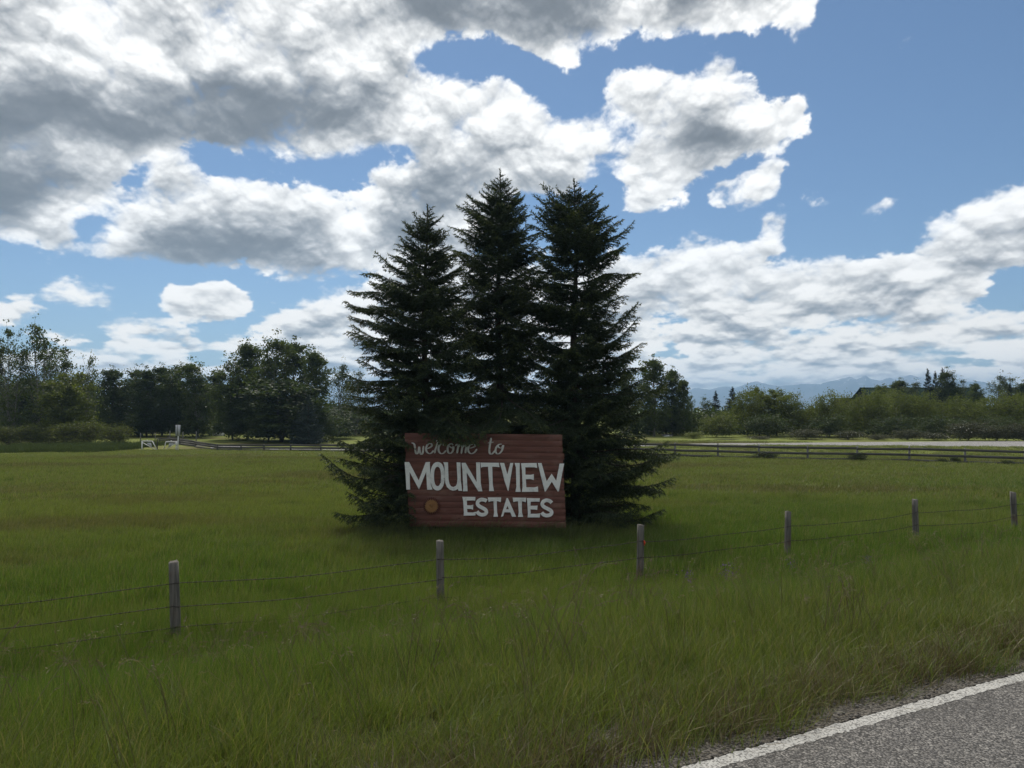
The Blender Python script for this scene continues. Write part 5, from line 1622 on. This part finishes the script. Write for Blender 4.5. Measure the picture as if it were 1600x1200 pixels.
gate_wing(dict(pts=[(222, 689.2), (237, 689.4), (243.5, 703), (240, 703)], plate=[(228, 692), (235, 692), (237, 699.5), (231.5, 695.5)]), 'left white pipe gate wing, post on its left side')
gate_wing(dict(pts=[(275.5, 690.4), (258.5, 690.4), (254, 702.5), (257.5, 702.5)], plate=[(263.5, 693), (271.5, 692.4), (266, 697), (262, 699.5)]), 'right white pipe gate wing beside the grey road sign')


def simple_post(px, y0, d, w, mat_, name, label, cat, group=None, cap=None):
    x = (px - 800) / FPX * d; g = float(zt(x, d)); h = at(px, y0, d).z - g
    t = thing(name, (x, d, g), label, cat, group)
    MB().tube([(0, 0, -0.2), (0.01, 0, h * 0.5), (0.0, 0.01, h)], [w * 0.55, w * 0.5, w * 0.46], 8).build('shaft', M[mat_], t, True)
    if cap: MB().tube([(0, 0.01, h), (0, 0.01, h + 0.16)], w * 0.6, 8).build('cap', M[cap], t, True)
    return t, h


simple_post(246.8, 687, 72.5, 0.11, 'darkpost', 'marker_post', 'black marker post with a pale cap between the two white gate wings', 'post', None, 'railpost')
GP = 'thin pale posts before the dark trees'
for px, y0, lab in ((220.6, 676.5, 'thin pale post above the left gate wing'), (243.4, 676, 'thin pale post above the gap between the gate wings'), (266.4, 673, 'thin pale post left of the grey road sign'),
                    (286.6, 675, 'thin pale post right of the grey road sign'), (307.4, 674, 'rightmost thin pale post by the dark trees')):
    simple_post(px, y0, 86, 0.11, 'railpost', 'fence_post', lab, 'post', GP)

rst, rh = simple_post(279.2, 666, 71, 0.10, 'whitepaint', 'road_sign', 'grey back of a tall road sign on a white post by the right gate', 'sign')
g_ = rst.location.z
za, zb = at(279, 664, 71).z - g_, at(279, 681, 71).z - g_
MB().box((0, -0.07, (za + zb) / 2), (0.44, 0.03, za - zb)).build('sign_plate', M['signback'], rst)
MB().box((-0.03, -0.1, (za + zb) / 2), (0.05, 0.03, (za - zb) * 0.96)).build('stiffener', M['railpost'], rst)
MB().box((-0.1, -0.06, at(279, 693, 71).z - g_), (0.15, 0.12, 0.42)).build('box', M['whitepaint'], rst)

# ------------------------------------------------------------------ wooden rail fence along the gravel road
RP = [(1700, 49.5), (1599, 51.7), (1506, 53.5), (1419, 55.4), (1337.5, 56.2), (1260.5, 57), (1184.6, 58.6), (1121, 59.8), (1054, 60.8)]
pts = [((px - 800) / FPX * d, d, 1.19) for px, d in RP]
xa, ya, _ = pts[-1]; xb, yb = (455 - 800) / FPX * 71, 71.0
for k in range(1, 12):
    u = k / 11
    pts.append((xa + (xb - xa) * u, ya + (yb - ya) * u, 1.19 - 0.55 * u))
for px, d in ((414, 71), (378, 71.2), (341, 72), (307, 78), (283, 82), (250, 84)):
    pts.append(((px - 800) / FPX * d, d, 0.62))
fence = thing('rail_fence', (pts[0][0], pts[0][1], float(zt(pts[0][0], pts[0][1]))), 'grey three rail wooden fence between the field and the gravel road', 'fence')
fo = np.array(fence.location)
rf = np.random.RandomState(9)
tops = []
for (x, y, h) in pts:
    g = float(zt(x, y)) - fo[2]
    b = np.array([x - fo[0], y - fo[1], g])
    lean = rf.randn(2) * 0.025
    hh = h + rf.uniform(-0.03, 0.04)
    MB().tube([b + [0, 0, -0.3], b + [lean[0] * 0.5, lean[1] * 0.5, hh * 0.5], b + [lean[0], lean[1], hh]], [0.085, 0.08, 0.075], 8).build('post', M['railpost'], fence, False)
    tops.append((b, h))
for k in range(len(tops) - 1):
    (a, ha), (b, hb) = tops[k], tops[k + 1]
    d = b - a; L = math.hypot(d[0], d[1]); ang = math.atan2(d[1], d[0])
    nrm = np.array([math.sin(ang), -math.cos(ang), 0.0])
    if nrm[1] > 0: nrm = -nrm
    for f in (0.86, 0.50, 0.15):
        p0 = a + np.array([0, 0, ha * f + rf.uniform(-0.03, 0.03)]) + nrm * 0.105
        p1 = b + np.array([0, 0, hb * f + rf.uniform(-0.03, 0.03)]) + nrm * 0.105
        if rf.rand() < 0.06 and f < 0.8: p1[2] -= 0.10
        dd = p1 - p0; tl = math.atan2(dd[2], math.hypot(dd[0], dd[1]))
        c = (p0 + p1) / 2
        MB().box((0, 0, 0), (np.linalg.norm(dd) - 0.02, 0.045, 0.175)).build('rail', M['rail'], fence, loc=tuple(c), rot=(0, -tl, math.atan2(dd[1], dd[0])))

# ------------------------------------------------------------------ barbed wire fence
bf = None
posts = []
act = {0: (271, 878), 1: (687.5, 845), 2: (1001, 820), 3: (1231.3, 799), 4: (1429.5, 780.5), 5: (1582.5, 769)}
for k in range(-1, 8):
    px, py = act.get(k, ((270 + 535.7 * k) / (1 + 0.1727 * k), (878 + 111 * k) / (1 + 0.1727 * k)))
    d = 12.04 * (1 + 0.1727 * k)
    v = at(px, py, d)
    posts.append((v.x, d, v.z, float(zt(v.x, d))))
bf = thing('barbed_wire_fence', (posts[1][0], posts[1][1], posts[1][3]), 'barbed wire fence on weathered round posts across the roadside grass', 'fence')
bo = np.array(bf.location)
rb = np.random.RandomState(15)
leans = {0: (-0.055, 0.01), 1: (-0.015, 0.02), 2: (0.02, 0.0), 3: (0.025, 0.01), 4: (-0.005, 0.0), 5: (-0.03, 0.01)}
tips = []
for i, (x, y, zt_, g) in enumerate(posts):
    top = np.array([x, y, zt_]) - bo; base = np.array([x, y, g - 0.3]) - bo
    ln = leans.get(i - 1, (0.0, 0.0))
    base[:2] -= np.array(ln) * 1.5
    H = top[2] - base[2]
    m = 9; u = np.linspace(0, 1, m); n = 14
    ph = rb.rand() * 6
    V = []
    r0 = 0.074 + rb.uniform(-0.004, 0.006)
    for j in range(m):
        c = base + (top - base) * u[j]
        a = np.arange(n) * 2 * math.pi / n
        rr = r0 * (1.06 - 0.10 * u[j]) * (1 + 0.05 * np.sin(2 * a + ph) + 0.03 * np.sin(5 * a + ph * 2 + u[j] * 3) + 0.02 * rb.randn(n))
        rr[int(3 + i) % n] *= 0.80                                    # drying crack
        zz = np.full(n, c[2])
        if j == m - 1: zz = zz + 0.012 * np.cos(a + ph) + rb.randn(n) * 0.004
        V.append(np.stack([c[0] + rr * np.cos(a), c[1] + rr * np.sin(a), zz], -1))
    V.append(np.array([[top[0], top[1], top[2] + 0.012]]))
    V = np.concatenate(V)
    ii = np.arange(m - 1)[:, None] * n; jj = np.arange(n)[None]; kk = (jj + 1) % n
    F4 = np.stack([ii + jj, ii + kk, ii + n + kk, ii + n + jj], -1).reshape(-1, 4)
    b_ = (m - 1) * n
    F3 = np.stack([np.arange(n) + b_, (np.arange(n) + 1) % n + b_, np.full(n, m * n)], -1)
    po = link('post', mesh('post', V, [F4, F3], M['post']), bf)
    if i - 1 == 2:
        q = np.array(at(1006.4, 848, posts[i][1] - 0.05)) - bo
        tg = MB().tube([q + [0, 0, 0.05], q + [0.012, -0.01, 0.0], q + [0.004, 0, -0.06]], [0.012, 0.022, 0.010], 7).build('orange_tag', M['orange'], po, True)
    tips.append((base, top))
for w, off in enumerate((0.335, 0.685, 1.03)):
    mb = MB()
    for i in range(len(tips) - 1):
        q = []
        for (b0, t0) in (tips[i], tips[i + 1]):
            f = off / (t0[2] - b0[2])
            q.append(t0 + (b0 - t0) * f - RN * 0.088 + np.array([0, 0, rb.uniform(-0.02, 0.02)]))
        L = np.linalg.norm(q[1] - q[0])
        u = np.linspace(0, 1, 25)
        sag = rb.uniform(0.03, 0.09)
        P = q[0] + (q[1] - q[0]) * u[:, None]
        P[:, 2] -= sag * 4 * u * (1 - u) - 0.012 * np.sin(u * 9 + i)
        mb.tube(P, 0.0058, 4, False)
        tw = np.stack([np.cos(u * 90), np.zeros_like(u), np.sin(u * 90)], -1) * 0.004
        mb.tube(P + tw, 0.003, 3, False)
        for s in np.arange(0.06, L, 0.13):
            c = np.array([np.interp(s / L, u, P[:, k]) for k in range(3)])
            a = rb.rand() * 3.14
            for e in (a, a + 1.4):
                dv = np.array([0.25 * RD[0] * math.cos(e), -0.5 * math.cos(e) * 0.6, math.sin(e)]) * 0.020
                mb.tube([c - dv, c + dv], 0.0026, 3, False)
            mb.tube([c - RD * 0.012, c + RD * 0.012], 0.0075, 4, False)
    mb.build('wire', M['wire'], bf)
# ------------------------------------------------------------------ grass (stuff)
def blade_mesh(seed, n, rad, h0, h1, w0, w1, lean=0.25, leanx=0.12, flop=0.0):
    r = np.random.RandomState(seed)
    a = r.rand(n) * 6.283; q = np.sqrt(r.rand(n)) * rad
    B = np.stack([q * np.cos(a), q * np.sin(a), np.full(n, -0.03)], -1)
    h = h0 + (h1 - h0) * r.rand(n) ** 1.2
    da = r.rand(n) * 6.283
    bd = np.stack([np.cos(da), np.sin(da)], -1) * (lean * (0.3 + r.rand(n)))[:, None] + np.array([leanx, 0.0]) * (0.4 + 0.9 * r.rand(n))[:, None]
    if flop: bd *= np.where(r.rand(n) < flop, 2.4, 1.0)[:, None]
    fa = r.rand(n) * 6.283
    W_ = np.stack([np.cos(fa), np.sin(fa), np.zeros(n)], -1)
    w = w0 + (w1 - w0) * r.rand(n)
    V = []; hh = []
    for s, ws in ((0.0, 0.8), (0.4, 1.0), (0.75, 0.62)):
        c = B.copy(); c[:, :2] += bd * (h * s ** 1.8)[:, None]; c[:, 2] += h * s * (1 - 0.22 * s * np.linalg.norm(bd, axis=1))
        V += [c + W_ * (w * ws / 2)[:, None], c - W_ * (w * ws / 2)[:, None]]; hh += [s, s]
    c = B.copy(); c[:, :2] += bd * h[:, None]; c[:, 2] += h * (1 - 0.22 * np.linalg.norm(bd, axis=1)); V.append(c); hh.append(1.0)
    V = np.stack(V, 1); i = np.arange(n)[:, None] * 7
    F4 = np.concatenate([i + np.array([[0, 1, 3, 2]]), i + np.array([[2, 3, 5, 4]])]); F3 = i + np.array([[4, 5, 6]])
    tone = np.repeat(r.rand(n), 7)
    return mesh('tuft', V.reshape(-1, 3), [F4, F3], None, True, dict(h=np.tile(hh, n), tone=tone))


def stalk_mesh(seed, n, rad, h0, h1, head, droop, thick=0.0022, leanx=-0.35):
    """seed stalks: thin bent stem with a loose panicle"""
    r = np.random.RandomState(seed)
    mb = MB(); tn = []
    for k in range(n):
        a = r.rand() * 6.28; q = rad * math.sqrt(r.rand())
        h = r.uniform(h0, h1)
        ln = np.array([leanx * r.uniform(0.4, 1.5), 0.25 * r.randn()])
        t = np.linspace(0, 1, 6)
        P = np.stack([q * math.cos(a) + ln[0] * h * t ** 1.4, q * math.sin(a) + ln[1] * h * t ** 1.4, h * t * (1 - 0.12 * t)], -1)
        hd = np.array([ln[0] + 0.5 * r.randn() * droop, ln[1], 0.25 - droop * r.rand()]); hd /= np.linalg.norm(hd)
        tipp = P[-1] + hd * head * h
        P2 = np.vstack([P, (P[-1] + tipp) / 2 + np.array([0, 0, 0.02 * h]), tipp])
        c0 = mb.n
        mb.tube(P2, np.linspace(thick, thick * 0.5, len(P2)), 3, False)
        m = r.randint(9, 17)
        for j in range(m):
            f = r.rand()
            o = P[-1] + (tipp - P[-1]) * f
            d = hd + 0.75 * r.randn(3); d /= np.linalg.norm(d)
            l = r.uniform(0.015, 0.034) * h / 0.7
            sd = np.cross(d, r.randn(3)); sd /= np.linalg.norm(sd) + 1e-9
            mb.add(np.array([o, o + d * l * 0.6 + sd * 0.0022, o + d * l, o + d * l * 0.6 - sd * 0.0022]), [[0, 1, 2, 3]])
        tn += [r.rand()] * (mb.n - c0)
    me = mesh('stalk', np.concatenate(mb.V), [np.concatenate(v) for v in mb.F.values()], None, False, dict(tone=tn, h=np.ones(len(tn))))
    return me


def scatter(name, meshes, mat_, P, rot, scl, idx, label):
    col = bpy.data.collections.new(name + '_source')
    for k, me in enumerate(meshes):
        me.materials.clear(); me.materials.append(mat_)
        ob = bpy.data.objects.new('%s_%02d' % (name, k), me); col.objects.link(ob)
    me = bpy.data.meshes.new(name)
    me.vertices.add(len(P)); me.vertices.foreach_set('co', np.asarray(P, np.float32).ravel())
    a = me.attributes.new('rot', 'FLOAT_VECTOR', 'POINT'); a.data.foreach_set('vector', np.asarray(rot, np.float32).ravel())
    a = me.attributes.new('scl', 'FLOAT_VECTOR', 'POINT'); a.data.foreach_set('vector', np.asarray(scl, np.float32).ravel())
    a = me.attributes.new('idx', 'INT', 'POINT'); a.data.foreach_set('value', np.asarray(idx, np.int32))
    me.update()
    me.materials.append(mat_)
    o = link(name, me)
    ng = bpy.data.node_groups.new(name, 'GeometryNodeTree')
    ng.interface.new_socket('Geometry', in_out='INPUT', socket_type='NodeSocketGeometry')
    ng.interface.new_socket('Geometry', in_out='OUTPUT', socket_type='NodeSocketGeometry')
    nd = ng.nodes; gi = nd.new('NodeGroupInput'); go = nd.new('NodeGroupOutput')
    ci = nd.new('GeometryNodeCollectionInfo'); ci.inputs['Collection'].default_value = col
    ci.inputs['Separate Children'].default_value = True; ci.inputs['Reset Children'].default_value = True
    ip = nd.new('GeometryNodeInstanceOnPoints'); ip.inputs['Pick Instance'].default_value = True

    def na(k, t):
        x = nd.new('GeometryNodeInputNamedAttribute'); x.data_type = t; x.inputs['Name'].default_value = k
        return x.outputs['Attribute']
    L = ng.links
    L.new(gi.outputs[0], ip.inputs['Points']); L.new(ci.outputs[0], ip.inputs['Instance'])
    L.new(na('idx', 'INT'), ip.inputs['Instance Index']); L.new(na('rot', 'FLOAT_VECTOR'), ip.inputs['Rotation']); L.new(na('scl', 'FLOAT_VECTOR'), ip.inputs['Scale'])
    L.new(ip.outputs[0], go.inputs[0])
    md = o.modifiers.new('scatter', 'NODES'); md.node_group = ng
    return tag(o, label, kind='stuff')


def fan(r, d0, d1, dens, half=44.0):
    """random points on the ground in a wedge around the view direction"""
    area = math.radians(half) * (d1 * d1 - d0 * d0)
    n = int(area * dens)
    d = np.sqrt(d0 * d0 + (d1 * d1 - d0 * d0) * r.rand(n)); a = np.radians((r.rand(n) * 2 - 1) * half)
    return d * np.sin(a), d * np.cos(a)


def spread(name, meshes, mat_, xy, label, seed, s0, s1, tilt=0.12, keep=None, hs=None, rzr=3.1416, lift=0.0):
    r = np.random.RandomState(seed)
    x, y = xy
    if keep is not None:
        k = keep(x, y); x, y = x[k], y[k]
    n = len(x)
    P = np.stack([x, y, zt(x, y) + lift], -1)
    rot = np.stack([r.randn(n) * tilt * 0.6, r.randn(n) * tilt * 0.6, (r.rand(n) * 2 - 1) * rzr], -1)
    s = s0 + (s1 - s0) * r.rand(n)
    hh = np.ones(n) if hs is None else hs(x, y)
    scl = np.stack([s, s, s * hh], -1)
    return scatter(name, meshes, mat_, P, rot, scl, r.randint(0, len(meshes), n), label)


def n2(x, y, sc, seed):
    return fbm((x * sc).astype(np.float32), (y * sc).astype(np.float32), seed, 3)


def hgt(x, y):
    p = pdist(x, y)
    h = 0.52 + 0.48 * sstep(0.3, 4.0, p)
    h = h * (1 - 0.30 * sstep(13, 22, p))
    h = h * (1 + 0.30 * np.exp(-((p - 9.6) / 1.6) ** 2))
    h = h * (1 - 0.55 * sstep(58, 63, y))
    return h * (1.0 + 0.42 * n2(x, y, 0.35, 5))


offroad = lambda x, y: pdist(x, y) > 0.15 + 0.13 * n2(x, y, 0.9, 8) + 0.10 * n2(x, y, 3.0, 18)
def far_road(x, y):
    px = 800 + FPX * x / y
    dn = np.interp(px, [262, 330, 400, 480, 530, 800, 1050, 1200, 1330, 1600, 2500], [90, 75.6, 73.6, 72.6, 71.2, 69.2, 68.2, 67.6, 66.8, 65.2, 60.6])
    df = np.interp(px, [262, 330, 400, 480, 530, 800, 1050, 1200, 1330, 1600, 2500], [91, 82.4, 79, 77, 74.4, 73, 72, 73, 75, 78, 75.6])
    return (y < dn) | (y > df)
rg = np.random.RandomState(77)
t_near = [blade_mesh(300 + k, 150, 0.20, 0.16, 0.44, 0.0024, 0.0048, 0.26, 0.10, 0.15) for k in range(8)]
t_mid = [blade_mesh(320 + k, 110, 0.34, 0.22, 0.48, 0.007, 0.012, 0.24, 0.10, 0.12) for k in range(6)]
t_far = [blade_mesh(340 + k, 110, 0.65, 0.20, 0.42, 0.018, 0.030, 0.28, 0.10, 0.1) for k in range(5)]
B = M['blades']
X = [fan(rg, 1.6, 9.0, 44, 50), fan(rg, 9.0, 16.0, 30)]
X = (np.concatenate([X[0][0], X[1][0]]), np.concatenate([X[0][1], X[1][1]]))
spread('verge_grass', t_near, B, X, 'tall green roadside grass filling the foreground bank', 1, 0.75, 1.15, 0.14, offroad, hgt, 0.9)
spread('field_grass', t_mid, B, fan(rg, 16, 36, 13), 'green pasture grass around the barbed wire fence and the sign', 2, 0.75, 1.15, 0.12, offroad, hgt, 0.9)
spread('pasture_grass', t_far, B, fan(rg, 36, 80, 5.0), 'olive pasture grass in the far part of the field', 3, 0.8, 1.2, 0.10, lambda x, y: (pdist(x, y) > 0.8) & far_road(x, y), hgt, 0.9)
spread('meadow_edge_grass', [blade_mesh(360 + k, 110, 0.7, 0.3, 0.75, 0.02, 0.04, 0.3, 0.1) for k in range(4)], M['weed'],
       fan(rg, 68, 90, 2.6, 42), 'taller dark grass along the far edge of the field', 4, 0.7, 1.1, 0.1,
       lambda x, y: (x < -37.5) & (y > 68 + 0.04 * (x + 37)), None, 3.1)

# dry brown fringe against the gravel shoulder
t_dry = [blade_mesh(380 + k, 46, 0.11, 0.07, 0.24, 0.0025, 0.0045, 0.60, 0.05, 0.3) for k in range(5)]
tt = rg.rand(1300) * 26 - 5; pp = 0.14 + np.abs(rg.randn(1300)) * 0.24
xd, yd = RD[0] * tt + RN[0] * (P0 + pp), RD[1] * tt + RN[1] * (P0 + pp)
spread('dry_grass', t_dry, M['dry'], (xd, yd), 'dry brown grass fringe along the gravel shoulder', 5, 0.6, 1.3, 0.25, lambda x, y: pdist(x, y) > 0.13 + 0.12 * n2(x, y, 0.9, 8))

# pale seed stalks, purple panicles, tall pale grass at the sign, violet flowers
t_stalk = [stalk_mesh(400 + k, 4, 0.30, 0.40, 0.66, 0.14, 0.8, 0.0018) for k in range(8)]
spread('seed_stalks', t_stalk, M['stalk'], fan(rg, 2.6, 12, 4.2), 'pale bent seed stalks standing out of the roadside grass', 6, 0.8, 1.15, 0.15, lambda x, y: (pdist(x, y) > 0.8) & (pdist(x, y) < 6.6) & (n2(x, y, 0.5, 31) > -0.25), None, 0.5)
t_purp = [stalk_mesh(420 + k, 4, 0.14, 0.45, 0.7, 0.26, 0.45, 0.0022, 0.2) for k in range(4)]
spread('purple_panicles', t_purp, M['purple'], fan(rg, 2.6, 13, 2.2), 'brownish purple grass panicles in the foreground', 7, 0.8, 1.2, 0.15, lambda x, y: (pdist(x, y) > 1.0) & (pdist(x, y) < 9.0) & (n2(x, y, 0.7, 37) > 0.12), None, 1.5)
t_tall = [blade_mesh(440 + k, 26, 0.16, 0.25, 0.50, 0.006, 0.011, 0.22, 0.10) for k in range(4)]
t_tall += [stalk_mesh(450 + k, 8, 0.16, 0.36, 0.60, 0.24, 0.2, 0.003, 0.16) for k in range(4)]
xs_ = at(560, 800, SY).x + (at(960, 800, SY).x - at(560, 800, SY).x) * rg.rand(520); ys_ = SY - 0.25 - 1.5 * rg.rand(520) ** 1.5
spread('tall_grass', t_tall, M['tallgrass'], (xs_, ys_), 'tall pale seeding grass before the foot of the sign', 8, 0.75, 1.2, 0.12, None, None, 0.8)
t_fl = []
for k in range(3):
    r_ = np.random.RandomState(470 + k); n = 46
    P = np.stack([r_.randn(n) * 0.05, r_.randn(n) * 0.05, 0.42 + 0.16 * r_.rand(n)], -1)
    Q = leaf_quads(r_, P, 0.016)
    t_fl.append(mesh('petal', Q.reshape(-1, 3), np.arange(n * 4).reshape(-1, 4)))
fx = []
for px, py, d in ((1135, 914, 12.2), (1128, 918, 12.4), (1080, 918, 11.6), (1225, 905, 13.0), (1142, 918, 12.6), (1350, 915, 13.3), (1356, 917, 13.6), (1072, 922, 11.7)):
    fx.append(((px - 800) / FPX * d, d))
fx = np.array(fx)
spread('wildflowers', t_fl, M['flower'], (fx[:, 0], fx[:, 1]), 'small violet wildflowers in the roadside grass', 9, 0.8, 1.2)

# loose stones on the shoulder
def stone(seed):
    r = np.random.RandomState(seed)
    V = np.array([[1, 0, 0], [-1, 0, 0], [0, 1, 0], [0, -1, 0], [0, 0, 0.8], [0, 0, -0.5], [0.6, 0.6, 0.4], [-0.6, 0.6, 0.4], [-0.6, -0.6, 0.4], [0.6, -0.6, 0.4]]) * 0.010 * (0.75 + 0.5 * r.rand(10, 1))
    F = [[0, 6, 9], [2, 7, 6], [1, 8, 7], [3, 9, 8], [4, 9, 6], [4, 6, 7], [4, 7, 8], [4, 8, 9], [5, 2, 0], [5, 1, 2], [5, 3, 1], [5, 0, 3], [0, 2, 6], [2, 1, 7], [1, 3, 8], [3, 0, 9]]
    return mesh('pebble', V, np.array(F))


tt = rg.rand(5200) * 18 - 3; pp = 0.01 + 0.42 * rg.rand(5200)
xd, yd = RD[0] * tt + RN[0] * (P0 + pp), RD[1] * tt + RN[1] * (P0 + pp)
sh_z = np.interp(pp, [0.02, 0.12, 0.28, 0.46, 0.8], [-0.008, -0.006, -0.018, -0.026, -0.06])
n = len(tt)
scatter('loose_gravel', [stone(500 + k) for k in range(5)], M['stone'], np.stack([xd, yd, sh_z + 0.002], -1), np.stack([rg.randn(n) * 0.4, rg.randn(n) * 0.4, rg.rand(n) * 6.28], -1),
        np.repeat((0.35 + 0.9 * rg.rand(n, 1) ** 2), 3, 1), rg.randint(0, 5, n), 'loose pebbles on the narrow road shoulder')
